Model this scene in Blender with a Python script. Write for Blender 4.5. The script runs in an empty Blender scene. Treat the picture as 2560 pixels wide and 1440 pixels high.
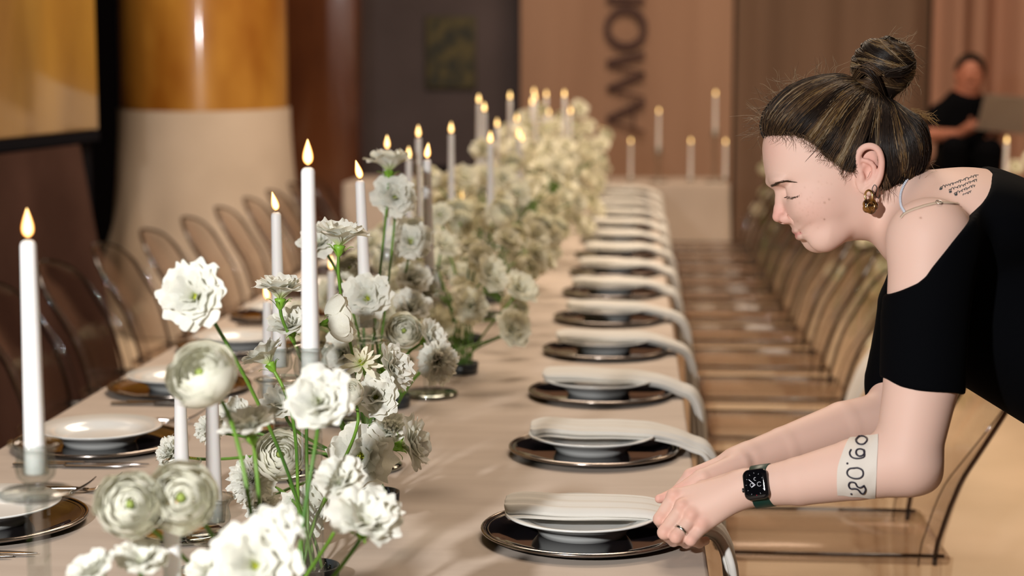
import bpy, math, random
import numpy as np
from mathutils import Vector, Matrix, Euler
S = bpy.context.scene
COL = S.collection
rng = np.random.default_rng(7)
random.seed(7)
R = math.radians
# ------------------------------------------------------------------ camera, light, exposure
FPX, PITCH, YAW, CAMZ = 4350.0, math.atan(532 / 4350.0), R(4.046), 1.4466
TOP = 0.75                                     # table top height
cam = bpy.data.cameras.new('camera')
cam.sensor_width = 36.0; cam.lens = FPX * 36.0 / 2560.0
cam.clip_start = 0.05; cam.clip_end = 60
cam.dof.use_dof = True; cam.dof.focus_distance = 2.60; cam.dof.aperture_fstop = 3.2
co = bpy.data.objects.new('camera', cam); COL.objects.link(co)
co.location = (0, 0, CAMZ); co.rotation_euler = (math.pi / 2 - PITCH, 0, YAW)
S.camera = co
S.view_settings.view_transform = 'Standard'; S.view_settings.look = 'None'
S.view_settings.gamma = 1.0; S.view_settings.use_curve_mapping = False
S.view_settings.exposure = 0.0
try:
    S.cycles.max_bounces = 8; S.cycles.diffuse_bounces = 3; S.cycles.glossy_bounces = 4
    S.cycles.transmission_bounces = 8; S.cycles.transparent_max_bounces = 40
    S.cycles.sample_clamp_indirect = 4.0; S.cycles.caustics_reflective = False; S.cycles.caustics_refractive = False
except Exception:
    pass
world = bpy.data.worlds.new('hall_gloom'); S.world = world
try: world.use_nodes = True
except Exception: pass
bg = world.node_tree.nodes['Background']
bg.inputs[0].default_value = (0.62, 0.40, 0.27, 1); bg.inputs[1].default_value = 0.10

def lamp(name, loc, target, energy, color, size, size_y=None, spread=None, kind='AREA', spot=None, blend=0.5):
    l = bpy.data.lights.new(name, kind); l.energy = energy; l.color = color
    if kind == 'AREA':
        l.shape = 'RECTANGLE' if size_y else 'DISK'
        l.size = size
        if size_y: l.size_y = size_y
        if spread: l.spread = R(spread)
    else:
        l.shadow_soft_size = size
        if kind == 'SPOT': l.spot_size = R(spot); l.spot_blend = blend
    o = bpy.data.objects.new(name, l); COL.objects.link(o)
    o.location = loc
    o.rotation_euler = (Vector(target) - Vector(loc)).to_track_quat('-Z', 'Y').to_euler()
    return o
# the photographer's flash, a little left of and above the camera
lamp('flash', (-0.95, -0.12, 1.92), (-0.2, 4.0, 0.95), 355, (1.0, 0.985, 0.97), 0.05, kind='SPOT', spot=95, blend=0.6)
# warm ceiling wash lights of the hall
lamp('ceiling_wash_near', (0.9, 3.4, 4.6), (0.6, 3.8, 0), 46, (1.0, 0.82, 0.66), 1.6)
lamp('ceiling_wash_table', (-0.5, 7.0, 4.9), (-0.5, 7.2, 0), 235, (1.0, 0.81, 0.63), 2.2)
lamp('ceiling_wash_end', (0.2, 11.2, 4.9), (0.2, 12.6, 1.0), 68, (1.0, 0.68, 0.47), 2.0)
lamp('ceiling_wash_right', (3.0, 8.0, 4.9), (2.4, 9.0, 0.4), 115, (1.0, 0.76, 0.53), 2.0)
lamp('column_spot', (-1.2, 6.6, 4.8), (-2.5, 9.9, 1.2), 400, (1.0, 0.82, 0.64), 0.25, kind='SPOT', spot=42, blend=0.5)
lamp('panel_fill', (1.2, 5.4, 4.8), (-2.32, 6.3, 2.0), 420, (1.0, 0.80, 0.55), 0.25, kind='SPOT', spot=40, blend=0.6)  # added fill lamp, aimed to brighten the gold panel

# picture calibration: a pixel of the photograph and a depth along the lens axis give a point of the hall
_c, _s = math.cos(YAW), math.sin(YAW); _cp, _sp = math.cos(PITCH), math.sin(PITCH)
RV = np.array([_c, _s, 0.0]); FV = np.array([-_s * _cp, _c * _cp, -_sp]); UV = np.cross(RV, FV)
CAM = np.array([0, 0, CAMZ])
def P(px, py, Z):
    return CAM + Z * ((px - 1280) / FPX * RV + (720 - py) / FPX * UV + FV)
def on_z(px, py, z):
    d = (px - 1280) / FPX * RV + (720 - py) / FPX * UV + FV
    return CAM + d * ((z - CAMZ) / d[2])
def proj(p):
    q = np.asarray(p) - CAM
    Z = q @ FV
    return 1280 + FPX * (q @ RV) / Z, 720 - FPX * (q @ UV) / Z, Z
# ------------------------------------------------------------------ mesh helpers
class MB:
    def __init__(s): s.v = []; s.f = []; s.n = 0; s.mi = []
    def add(s, V, F, mi=0):
        V = np.asarray(V, float).reshape(-1, 3)
        s.v.append(V)
        for f in F: s.f.append([int(i) + s.n for i in f]); s.mi.append(mi)
        s.n += len(V); return s
    def grid(s, G, cu=False, cv=False, mi=0, flip=False):
        G = np.asarray(G, float); nu, nv = G.shape[:2]
        F = []
        for i in range(nu if cu else nu - 1):
            a = i * nv; b = ((i + 1) % nu) * nv
            for j in range(nv if cv else nv - 1):
                k = (j + 1) % nv
                q = (a + j, b + j, b + k, a + k)
                F.append(q[::-1] if flip else q)
        return s.add(G.reshape(-1, 3), F, mi)
    def tube(s, pts, rad, n=8, cap=True, mi=0, flat=None):
        pts = np.asarray(pts, float); m = len(pts)
        rad = np.full(m, rad) if np.isscalar(rad) else np.asarray(rad, float)
        T = np.gradient(pts, axis=0); T /= np.linalg.norm(T, axis=1)[:, None] + 1e-12
        ref = np.array([0.13, 0.27, 0.95]) if abs(T[0] @ np.array([0.13, 0.27, 0.95])) < 0.9 else np.array([1.0, 0.1, 0])
        N = np.zeros_like(pts); N[0] = ref - T[0] * (ref @ T[0]); N[0] /= np.linalg.norm(N[0])
        for i in range(1, m):
            w = N[i - 1] - T[i] * (N[i - 1] @ T[i]); N[i] = w / (np.linalg.norm(w) + 1e-12)
        B = np.cross(T, N)
        a = np.arange(n) * 2 * math.pi / n
        G = pts[:, None, :] + rad[:, None, None] * (np.cos(a)[None, :, None] * N[:, None, :] + np.sin(a)[None, :, None] * B[:, None, :])
        base = s.n
        s.grid(G, cv=True, mi=mi)
        if cap:
            s.f.append([base + i for i in range(n)][::-1]); s.mi.append(mi)
            s.f.append([base + (m - 1) * n + i for i in range(n)]); s.mi.append(mi)
        return s
    def lathe(s, prof, n=32, loc=(0, 0, 0), mi=0):
        prof = np.asarray(prof, float); a = np.arange(n) * 2 * math.pi / n
        G = np.stack([prof[:, None, 0] * np.cos(a), prof[:, None, 0] * np.sin(a), np.repeat(prof[:, 1][:, None], n, 1)], -1) + np.asarray(loc)
        return s.grid(G, cv=True, mi=mi, flip=True)
    def box(s, c, h, rot=None, bev=0.0, mi=0):
        c = np.asarray(c, float); h = np.asarray(h, float)
        if bev <= 0:
            V = np.array([(x, y, z) for x in (-1, 1) for y in (-1, 1) for z in (-1, 1)]) * h
            F = [(0, 1, 3, 2), (4, 6, 7, 5), (0, 4, 5, 1), (2, 3, 7, 6), (0, 2, 6, 4), (1, 5, 7, 3)]
        else:
            import bmesh
            bm = bmesh.new(); bmesh.ops.create_cube(bm, size=2)
            for v in bm.verts: v.co = Vector((v.co.x * h[0], v.co.y * h[1], v.co.z * h[2]))
            bmesh.ops.bevel(bm, geom=list(bm.edges), offset=bev, segments=2, affect='EDGES', profile=0.5)
            bm.verts.index_update()
            V = np.array([v.co[:] for v in bm.verts]); F = [[v.index for v in f.verts] for f in bm.faces]; bm.free()
        if rot is not None: V = V @ np.asarray(rot).T
        return s.add(V + c, F, mi)
    def sphere(s, c, r, nu=16, nv=10, mi=0, rot=None):
        r = np.full(3, r) if np.isscalar(r) else np.asarray(r, float)
        th = np.linspace(0.02, math.pi - 0.02, nv); a = np.arange(nu) * 2 * math.pi / nu
        G = np.stack([np.sin(th)[:, None] * np.cos(a), np.sin(th)[:, None] * np.sin(a), np.repeat(np.cos(th)[:, None], nu, 1)], -1) * r
        if rot is not None: G = G @ np.asarray(rot).T
        return s.grid(G + np.asarray(c), cv=True, mi=mi, flip=True)
    def mesh(s, name, mats, smooth=True):
        me = bpy.data.meshes.new(name)
        V = np.concatenate(s.v) if s.v else np.zeros((0, 3))
        me.from_pydata(V.tolist(), [], s.f)
        for m in (mats if isinstance(mats, (list, tuple)) else [mats]): me.materials.append(m)
        if any(s.mi): me.polygons.foreach_set('material_index', s.mi)
        me.polygons.foreach_set('use_smooth', [bool(smooth)] * len(s.f))
        me.update(); return me
    def obj(s, name, mats, parent=None, smooth=True, loc=None, rot=None):
        return link(name, s.mesh(name, mats, smooth), parent, loc, rot)
def link(name, data, parent=None, loc=None, rot=None, scale=None):
    o = bpy.data.objects.new(name, data); COL.objects.link(o)
    if parent is not None: o.parent = parent
    if loc is not None: o.location = [float(a) for a in loc]
    if rot is not None: o.rotation_euler = rot
    if scale is not None: o.scale = scale if hasattr(scale, '__len__') else (scale,) * 3
    return o
def tag(o, label, cat, group=None, kind=None):
    o['label'] = label; o['category'] = cat
    if group: o['group'] = group
    if kind: o['kind'] = kind
    return o
def thing(name, label, cat, loc=(0, 0, 0), rz=0.0, group=None):
    o = link(name, None, None, loc, (0, 0, rz)); o.empty_display_size = 0.05
    return tag(o, label, cat, group)
def structure(o): o['kind'] = 'structure'; return o
def dup(src, loc=None, rz=None, label=None, parent=None):
    c = src.copy(); COL.objects.link(c)
    if parent is not None: c.parent = parent
    if loc is not None: c.location = [float(a) for a in loc]
    if rz is not None: c.rotation_euler = (0, 0, rz)
    if label: c['label'] = label
    for k in [x for x in src.children]: dup(k, parent=c)
    return c
ORD = ['zeroth', 'first', 'second', 'third', 'fourth', 'fifth', 'sixth', 'seventh', 'eighth', 'ninth', 'tenth', 'eleventh', 'twelfth', 'thirteenth', 'fourteenth', 'fifteenth', 'sixteenth', 'seventeenth', 'eighteenth', 'nineteenth', 'twentieth', 'twenty-first', 'twenty-second', 'twenty-third', 'twenty-fourth', 'twenty-fifth', 'twenty-sixth', 'twenty-seventh', 'twenty-eighth']
def spline(pts, n):                            # Catmull-Rom through points
    p = np.asarray(pts, float); m = len(p)
    q = np.vstack([2 * p[0] - p[1], p, 2 * p[-1] - p[-2]])
    t = np.linspace(0, m - 1, n); i = np.minimum(t.astype(int), m - 2); u = (t - i)[:, None]
    a, b, c, d = q[i], q[i + 1], q[i + 2], q[i + 3]
    return 0.5 * (2 * b + (c - a) * u + (2 * a - 5 * b + 4 * c - d) * u ** 2 + (3 * b - a - 3 * c + d) * u ** 3)
# ------------------------------------------------------------------ materials
def mat(name, col=(0.8, 0.8, 0.8), rough=0.5, metal=0.0, spec=None, **kw):
    m = bpy.data.materials.new(name)
    try: m.use_nodes = True
    except Exception: pass
    b = m.node_tree.nodes['Principled BSDF']
    b.inputs['Base Color'].default_value = (*col, 1); b.inputs['Roughness'].default_value = rough
    b.inputs['Metallic'].default_value = metal
    if spec is not None: b.inputs['Specular IOR Level'].default_value = spec
    for k, v in kw.items():
        b.inputs[k.replace('_', ' ')].default_value = v
    return m
def nd(m, t, **kw):
    n = m.node_tree.nodes.new(t)
    for k, v in kw.items(): setattr(n, k, v)
    return n
def lk(m, a, b): m.node_tree.links.new(a, b)
def noise_color(m, c1, c2, scale=5, detail=4, coord='Object', stretch=(1, 1, 1), lo=0.35, hi=0.65, bump=0.0, bscale=None, bdist=0.002):
    b = m.node_tree.nodes['Principled BSDF']
    tc = nd(m, 'ShaderNodeTexCoord'); mp = nd(m, 'ShaderNodeMapping'); mp.inputs['Scale'].default_value = stretch
    lk(m, tc.outputs[coord], mp.inputs[0])
    n = nd(m, 'ShaderNodeTexNoise'); n.inputs['Scale'].default_value = scale; n.inputs['Detail'].default_value = detail
    lk(m, mp.outputs[0], n.inputs['Vector'])
    r = nd(m, 'ShaderNodeValToRGB'); r.color_ramp.elements[0].position = lo; r.color_ramp.elements[1].position = hi
    r.color_ramp.elements[0].color = (*c1, 1); r.color_ramp.elements[1].color = (*c2, 1)
    lk(m, n.outputs['Fac'], r.inputs[0]); lk(m, r.outputs[0], b.inputs['Base Color'])
    if bump:
        n2 = nd(m, 'ShaderNodeTexNoise'); n2.inputs['Scale'].default_value = bscale or scale * 4; n2.inputs['Detail'].default_value = 3
        lk(m, mp.outputs[0], n2.inputs['Vector'])
        bp = nd(m, 'ShaderNodeBump'); bp.inputs['Strength'].default_value = bump; bp.inputs['Distance'].default_value = bdist
        lk(m, n2.outputs['Fac'], bp.inputs['Height']); lk(m, bp.outputs[0], b.inputs['Normal'])
    return m
def clear_mat(name, tint, edge, gloss=0.06, rough=0.06, f0=0.05):
    # clear acrylic: light passes, more colour along grazing paths, a fresnel sheen
    m = bpy.data.materials.new(name)
    try: m.use_nodes = True
    except Exception: pass
    nt = m.node_tree; nt.nodes.clear()
    out = nd(m, 'ShaderNodeOutputMaterial'); mix = nd(m, 'ShaderNodeMixShader'); tr = nd(m, 'ShaderNodeBsdfTransparent')
    gl = nd(m, 'ShaderNodeBsdfGlossy'); gl.inputs['Roughness'].default_value = rough
    lw = nd(m, 'ShaderNodeLayerWeight'); lw.inputs['Blend'].default_value = 0.35
    mc = nd(m, 'ShaderNodeMix', data_type='RGBA'); mc.inputs[6].default_value = (*tint, 1); mc.inputs[7].default_value = (*edge, 1)
    lk(m, lw.outputs['Facing'], mc.inputs[0]); lk(m, mc.outputs[2], tr.inputs[0])
    pw = nd(m, 'ShaderNodeMath', operation='POWER'); pw.inputs[1].default_value = 5.0
    ma = nd(m, 'ShaderNodeMath', operation='MULTIPLY_ADD'); ma.inputs[1].default_value = 0.6; ma.inputs[2].default_value = f0
    l2 = nd(m, 'ShaderNodeLayerWeight'); l2.inputs['Blend'].default_value = 0.5
    lk(m, l2.outputs['Facing'], pw.inputs[0]); lk(m, pw.outputs[0], ma.inputs[0]); lk(m, ma.outputs[0], mix.inputs[0]); lk(m, tr.outputs[0], mix.inputs[1]); lk(m, gl.outputs[0], mix.inputs[2])
    lk(m, mix.outputs[0], out.inputs[0]); return m
M = {}
M['cloth'] = noise_color(mat('table_linen', rough=0.72, spec=0.25), (0.47, 0.392, 0.33), (0.53, 0.448, 0.38), scale=3, stretch=(1, 6, 1), bump=0.25, bscale=260, bdist=0.0006)
M['napkin'] = noise_color(mat('napkin_linen', rough=0.85, spec=0.2), (0.64, 0.62, 0.57), (0.70, 0.68, 0.635), scale=6, bump=0.2, bscale=500, bdist=0.0005)
M['white_cloth'] = noise_color(mat('white_cloth', rough=0.85, spec=0.2), (0.68, 0.64, 0.58), (0.76, 0.72, 0.66), scale=6)
M['porcelain'] = mat('porcelain', (0.78, 0.79, 0.77), 0.16)
M['charger'] = mat('smoked_glass', (0.012, 0.010, 0.012), 0.045, spec=0.5)
M['rim'] = mat('pewter_rim', (0.34, 0.30, 0.27), 0.18, 1.0)
M['steel'] = mat('cutlery_steel', (0.62, 0.60, 0.58), 0.16, 1.0)
M['acrylic'] = clear_mat('clear_acrylic', (0.985, 0.975, 0.965), (0.86, 0.79, 0.74), f0=0.06, rough=0.11)
M['acrylic_edge'] = clear_mat('acrylic_edge', (0.25, 0.165, 0.135), (0.05, 0.032, 0.027), f0=0.14, rough=0.04)
M['glass'] = clear_mat('crystal', (0.95, 0.965, 0.955), (0.62, 0.66, 0.64), f0=0.09, rough=0.03)
M['mirror'] = mat('mirror_glass', (0.42, 0.45, 0.41), 0.04, 1.0)
M['wax'] = mat('white_wax', (0.83, 0.82, 0.81), 0.5, **{'Subsurface Weight': 0.15, 'Subsurface Scale': 0.01})
M['wick'] = mat('black_wick', (0.015, 0.015, 0.017), 0.6)
M['stem'] = noise_color(mat('stem_green', rough=0.45), (0.055, 0.16, 0.02), (0.16, 0.32, 0.03), scale=8)
M['calyx'] = mat('calyx_green', (0.20, 0.42, 0.035), 0.45)
M['pin_bowl'] = mat('dark_pin_bowl', (0.03, 0.035, 0.04), 0.3)
def petal_mat(name, a, b):
    m = noise_color(mat(name, rough=0.6, spec=0.25), a, b, scale=22, detail=2)
    # green tinge at the throat of the bloom, where the petals are rooted
    tc = nd(m, 'ShaderNodeTexCoord'); ln = nd(m, 'ShaderNodeVectorMath', operation='LENGTH'); mr = nd(m, 'ShaderNodeMapRange'); mr.inputs[1].default_value = .10; mr.inputs[2].default_value = .55
    mc = nd(m, 'ShaderNodeMix', data_type='RGBA'); mc.inputs[6].default_value = (.56, .66, .22, 1); old = m.node_tree.nodes['Principled BSDF'].inputs['Base Color'].links[0].from_socket
    lk(m, tc.outputs['Object'], ln.inputs[0]); lk(m, ln.outputs['Value'], mr.inputs[0]); lk(m, mr.outputs[0], mc.inputs[0]); lk(m, old, mc.inputs[7]); lk(m, mc.outputs[2], m.node_tree.nodes['Principled BSDF'].inputs['Base Color'])
    nt = m.node_tree; pb = nt.nodes['Principled BSDF']; out = nt.nodes['Material Output']
    tl = nd(m, 'ShaderNodeBsdfTranslucent'); mx = nd(m, 'ShaderNodeMixShader'); mx.inputs[0].default_value = 0.26
    tl.inputs[0].default_value = (b[0], b[1], b[2] * 0.86, 1)
    lk(m, pb.outputs[0], mx.inputs[1]); lk(m, tl.outputs[0], mx.inputs[2]); lk(m, mx.outputs[0], out.inputs[0])
    return m
M['petal'] = petal_mat('white_petal', (0.80, 0.80, 0.73), (0.86, 0.86, 0.81))
M['petal_cream'] = petal_mat('cream_petal', (0.83, 0.80, 0.64), (0.88, 0.86, 0.73))
M['petal_ivory'] = petal_mat('ivory_petal', (0.82, 0.81, 0.70), (0.87, 0.86, 0.78))
M['heart'] = mat('green_heart', (.26, .33, .07), .6)
M['stamen'] = mat('yellow_green_stamen', (0.42, 0.46, 0.04), 0.6)
def flame_mat():
    m = bpy.data.materials.new('flame')
    try: m.use_nodes = True
    except Exception: pass
    m.node_tree.nodes.clear()
    out = nd(m, 'ShaderNodeOutputMaterial'); em = nd(m, 'ShaderNodeEmission'); lw = nd(m, 'ShaderNodeLayerWeight'); lw.inputs[0].default_value = 0.5
    rp = nd(m, 'ShaderNodeValToRGB'); e = rp.color_ramp.elements
    e[0].position = 0.12; e[0].color = (1.0, 0.70, 0.28, 1); e[1].position = 0.7; e[1].color = (1.0, 0.34, 0.05, 1)
    st = nd(m, 'ShaderNodeMapRange'); st.inputs[1].default_value = 0.1; st.inputs[2].default_value = 0.8; st.inputs[3].default_value = 4.2; st.inputs[4].default_value = 1.5
    lk(m, lw.outputs['Facing'], rp.inputs[0]); lk(m, rp.outputs[0], em.inputs[0]); lk(m, lw.outputs['Facing'], st.inputs[0]); lk(m, st.outputs[0], em.inputs[1])
    lk(m, em.outputs[0], out.inputs[0]); return m
M['flame'] = flame_mat()
# ------------------------------------------------------------------ the hall
def on_y(px, py, Y):
    d = (px - 1280) / FPX * RV + (720 - py) / FPX * UV + FV
    return CAM + d * (Y / d[1])
def on_x(px, py, X):
    d = (px - 1280) / FPX * RV + (720 - py) / FPX * UV + FV
    return CAM + d * (X / d[0])
M['floor'] = noise_color(mat('floor_stone', rough=0.42), (0.52, 0.41, 0.29), (0.61, 0.48, 0.35), scale=1.6, bump=0.05)
M['ceiling'] = mat('ceiling_dark', (0.035, 0.026, 0.022), 0.9)
M['wall_grey'] = noise_color(mat('wall_grey_brown', rough=0.7), (0.085, 0.066, 0.070), (0.115, 0.090, 0.096), scale=1.2)
M['wall_dark'] = mat('wall_unlit_black', (0.003, 0.003, 0.005), 0.95, spec=0.03)  # darkness put into the colour: unlit upper hall and the recess at left
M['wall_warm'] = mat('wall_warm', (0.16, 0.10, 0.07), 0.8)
def marble(name, cols, rough):
    m = mat(name, rough=rough, **{'Coat Weight': 0.6, 'Coat Roughness': 0.08})
    noise_color(m, cols[0], cols[1], scale=1.5, detail=7, stretch=(1.4, 1.4, 0.55), lo=0.36, hi=0.62)
    return m
M['gold'] = marble('gold_onyx', ((0.20, 0.098, 0.012), (0.38, 0.215, 0.034)), 0.35)
M['amber'] = marble('amber_onyx', ((0.23, 0.080, 0.008), (0.46, 0.23, 0.037)), 0.3)
M['redwood'] = marble('red_brown_onyx', ((0.075, 0.022, 0.010), (0.15, 0.05, 0.018)), 0.3)
M['black_trim'] = mat('black_trim', (0.003, 0.003, 0.005), 0.8, spec=0.05)
M['wrap'] = noise_color(mat('wrap_linen', rough=0.8), (0.44, 0.355, 0.275), (0.49, 0.40, 0.315), scale=2)
M['brown_cloth'] = noise_color(mat('brown_cloth', rough=0.95, spec=0.03), (0.036, 0.018, 0.014), (0.054, 0.028, 0.022), scale=2)
M['banner'] = noise_color(mat('peach_fabric', rough=0.8), (0.40, 0.245, 0.165), (0.46, 0.29, 0.20), scale=1.0, stretch=(3, 1, 0.3))
M['letter'] = mat('dark_brown_lettering', (0.075, 0.035, 0.030), 0.7)
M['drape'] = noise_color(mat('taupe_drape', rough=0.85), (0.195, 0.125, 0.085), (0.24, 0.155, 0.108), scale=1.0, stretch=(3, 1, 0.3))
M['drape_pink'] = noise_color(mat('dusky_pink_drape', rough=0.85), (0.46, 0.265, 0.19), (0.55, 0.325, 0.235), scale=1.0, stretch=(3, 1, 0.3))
def quad(name, pts, m):
    return structure(MB().add(pts, [(0, 1, 2, 3)]).obj(name, m, smooth=False))
XL, XR, Y0, Y1, H = -3.62, 6.0, -2.6, 15.0, 5.4
quad('floor', [(XL, Y0, 0), (XR, Y0, 0), (XR, Y1, 0), (XL, Y1, 0)], M['floor'])
quad('ceiling', [(XL, Y0, H), (XL, Y1, H), (XR, Y1, H), (XR, Y0, H)], M['ceiling'])
quad('wall_back', [(XL, Y1, 0), (XR, Y1, 0), (XR, Y1, H), (XL, Y1, H)], M['wall_dark'])  # blackened so the charger plates mirror darkness
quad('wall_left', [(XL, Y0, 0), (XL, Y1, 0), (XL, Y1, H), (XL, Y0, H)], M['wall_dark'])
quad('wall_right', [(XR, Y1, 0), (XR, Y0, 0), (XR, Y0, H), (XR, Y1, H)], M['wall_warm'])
# gold onyx panel of the left wall, its black frame and the brown cloth below it
XPN, YPN = -2.32, 3.6
ye = on_x(245, 250, XPN)[1]; zb = on_x(120, 338, XPN)[2]
pan = MB().box((XPN - .16, (YPN + ye) / 2, (zb + 4.9) / 2), (0.16, (ye - YPN) / 2, (4.9 - zb) / 2), bev=0.01).obj('wall_panel', M['gold'])
tag(pan, 'mottled gold stone wall panel above the dark brown cloth at far left', 'wall panel')
tr = MB().box((XPN - .16, (YPN + ye) / 2, zb - 0.022), (0.162, (ye - YPN) / 2, 0.022)).obj('trim_1', M['black_trim'], smooth=False); structure(tr)
b = MB(); nu, nv = 60, 24
G = np.zeros((nu, nv, 3))
for i in range(nu):
    for j in range(nv):
        y = YPN + (ye - YPN) * i / (nu - 1); t = j / (nv - 1)
        fold = 0.03 * t * math.sin(y * 9 + 2.2 * t) + 0.02 * t * math.sin(y * 23 - 3 * t)
        end = max(0, (i - 52) / 7.0)
        G[i, j] = (XPN + .012 + 0.15 * t ** 1.2 + fold - 0.10 * end ** 2, y + 0.16 * t * end, (zb - 0.05) * (1 - t) + 0.01 * t)
b.grid(G)
sk = b.obj('wall_cloth', M['brown_cloth']); tag(sk, 'dark brown cloth skirt hanging under the gold wall panel at far left', 'cloth')
MB().box((XPN - .17, (YPN + ye) / 2, (zb - .05) / 2), (.14, (ye - YPN) / 2 - .02, (zb - .05) / 2 - .005)).obj('plinth', M['black_trim'], sk, smooth=False)
# round amber column with a linen wrap round its foot
cc = P(512, 268, 10.0); cx, cy = cc[0], cc[1]; cr = 207 * 10.0 / FPX; cz = cc[2]
col = thing('column', 'round amber stone column with beige linen wrapped around its foot', 'column', (cx, cy, 0))
MB().lathe([(cr, 0.0), (cr, H - 0.02)], 72).obj('shaft', M['amber'], col)
na, nz = 120, 40
G = np.zeros((na, nz, 3))
for i in range(na):
    a = 2 * math.pi * i / na
    for j in range(nz):
        t = j / (nz - 1)
        d = math.sin(3 * a + 5.2 * t) * 0.35 + math.sin(7 * a - 4 * t) * 0.3 + math.sin(13 * a + 9 * t) * 0.24 + math.sin(5 * a + 11 * t + 1) * 0.22
        sag = max(0, t - 0.25)
        r = cr + 0.012 + 0.15 * t ** 1.7 + 0.085 * d * sag
        G[i, j] = (r * math.cos(a), r * math.sin(a), (cz + 0.015 * math.sin(a)) * (1 - t) + 0.008 * t)
o = MB().grid(G, cu=True, flip=True).obj('linen_wrap', M['wrap'], col); o['label'] = 'beige linen wrap'
# red brown stone pier beyond the column
pA, pB = on_y(640, 200, 13.2), on_y(890, 200, 13.2)
pier = MB().box(((pA[0] + pB[0]) / 2, 13.4, H / 2), ((pB[0] - pA[0]) / 2, 0.2, H / 2 - 0.01), bev=0.01).obj('stone_pier', M['redwood'])
tag(pier, 'dark red brown polished stone pier behind the amber column', 'pier')
gA, gB = on_y(880, 200, 14.96)[0], on_y(1310, 200, 14.96)[0]  # grey stretch of the back wall, added in front of the blackened one
par = MB().box(((gA + gB) / 2, 14.975, 1.56), ((gB - gA) / 2, 0.02, 1.55)).obj('backwall', M['wall_grey'], smooth=False)
tag(par, 'plain grey brown partition panel between the red brown pier and the banner', 'backwall')
# framed green picture on the grey wall
a, c = on_y(1065, 222, 14.93), on_y(1190, 40, 14.93)
pic = thing('wall_picture', 'small dark olive green picture hanging on the grey back wall', 'picture', ((a[0] + c[0]) / 2, 14.955, (a[2] + c[2]) / 2))
hw, hh = (c[0] - a[0]) / 2, (c[2] - a[2]) / 2
MB().box((0, -0.02, 0), (hw, 0.019, hh), bev=0.006).obj('frame', mat('olive_frame', (0.075, 0.065, 0.03), 0.6), pic)
M['olive'] = noise_color(mat('olive_print', rough=0.6), (0.03, 0.033, 0.022), (0.115, 0.098, 0.035), scale=9, lo=0.42, hi=0.58)
MB().box((0, -0.04, 0), (hw - 0.02, 0.003, hh - 0.02)).obj('print', M['olive'], pic, smooth=False)
bx = on_y(1105, 420, 14.2)
t = thing('loudspeaker', 'low black loudspeaker cabinet standing by the grey back wall', 'loudspeaker', (bx[0], 14.3, 0))
MB().box((0, 0, bx[2] / 2), (0.27, 0.22, bx[2] / 2), bev=0.02).obj('cabinet', M['black_trim'], t)
MB().lathe([(0.0, 0.0), (0.13, 0.02), (0.17, 0.05), (0.18, 0.05), (0.18, 0.0)], 24).obj('cone', mat('speaker_cone', (0.02, 0.02, 0.022), 0.5), t, loc=(0, -0.222, bx[2] * 0.55), rot=(R(90), 0, 0))
# peach banner with the vertical word
YB = 14.5
xa, xb = on_y(1300, 200, YB)[0], on_y(1832, 200, YB)[0]
def sheet(name, x0, x1, y, amp, freq, m, z0=0.02, z1=3.1, n=160, ph=0.0, parent=None):  # unseen tops stop low, leaving dark wall above for the chargers to mirror
    G = np.zeros((n, 3, 3))
    for i in range(n):
        x = x0 + (x1 - x0) * i / (n - 1)
        w = amp * (math.sin(x * freq + ph) + 0.45 * math.sin(x * freq * 2.3 + 1 + ph) + 0.3 * math.sin(x * freq * 0.6 + 2))
        for j, z in enumerate((z0, (z0 + z1) / 2, z1)): G[i, j] = (x, y + w * (1.15 - 0.15 * j), z)
    return MB().grid(G).obj(name, m, parent)
ban = thing('banner', 'peach fabric banner with large dark vertical lettering on the back wall', 'banner', (0, 0, 0))
fb = sheet('fabric', xa, xb, YB + 0.06, 0.012, 5.0, M['banner'], parent=ban)
def bz(px, py): p = on_y(px, py, YB); return (p[0], p[2])
def bar(mb, p, q, w):                          # a stroke with flat ends, w in photo pixels
    w = w * YB / FPX / 2
    p, q = np.array(bz(*p)), np.array(bz(*q)); d = q - p; d /= np.linalg.norm(d); n = np.array([-d[1], d[0]]) * w
    o = [p - n, q - n, q + n, p + n]
    mb.add([(a[0], YB, a[1]) for a in o] + [(a[0], YB + 0.015, a[1]) for a in o], [(0, 1, 2, 3), (4, 7, 6, 5), (0, 4, 5, 1), (1, 5, 6, 2), (2, 6, 7, 3), (3, 7, 4, 0)])
mb = MB(); bar(mb, (1518, 298), (1612, 254), 15); bar(mb, (1518, 300), (1612, 330), 6); bar(mb, (1584, 268), (1584, 320), 5); mb.obj('letter', M['letter'], ban, smooth=False)
mb = MB(); bar(mb, (1518, 157), (1612, 136), 15); bar(mb, (1518, 162), (1612, 184), 6); bar(mb, (1520, 222), (1612, 184), 15); bar(mb, (1518, 222), (1612, 244), 6); mb.obj('letter', M['letter'], ban, smooth=False)
mb = MB(); n = 48; ox, oz = bz(1565, 70); u = YB / FPX
for k, (r1, r2, s1, s2) in enumerate([(53, 53, 38, 36)]):
    G = np.zeros((n, 4, 3))
    for i in range(n):
        a = 2 * math.pi * i / n; c, s = math.cos(a), math.sin(a)
        G[i] = [(ox + s1 * u * c, YB, oz + s2 * u * s), (ox + r1 * u * c, YB, oz + r2 * u * s), (ox + r1 * u * c, YB + 0.015, oz + r2 * u * s), (ox + s1 * u * c, YB + 0.015, oz + s2 * u * s)]
    mb.grid(G, cu=True, cv=True)
mb.obj('letter', M['letter'], ban, smooth=False)
mb = MB(); bar(mb, (1517, 0), (1612, 0), 14); bar(mb, (1524, -12), (1524, -44), 8); bar(mb, (1562, -12), (1562, -44), 8); bar(mb, (1528, -48), (1558, -48), 13); bar(mb, (1566, -28), (1612, -62), 14); mb.obj('letter', M['letter'], ban, smooth=False)
x1 = on_y(2325, 200, 14.55)[0]
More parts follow.
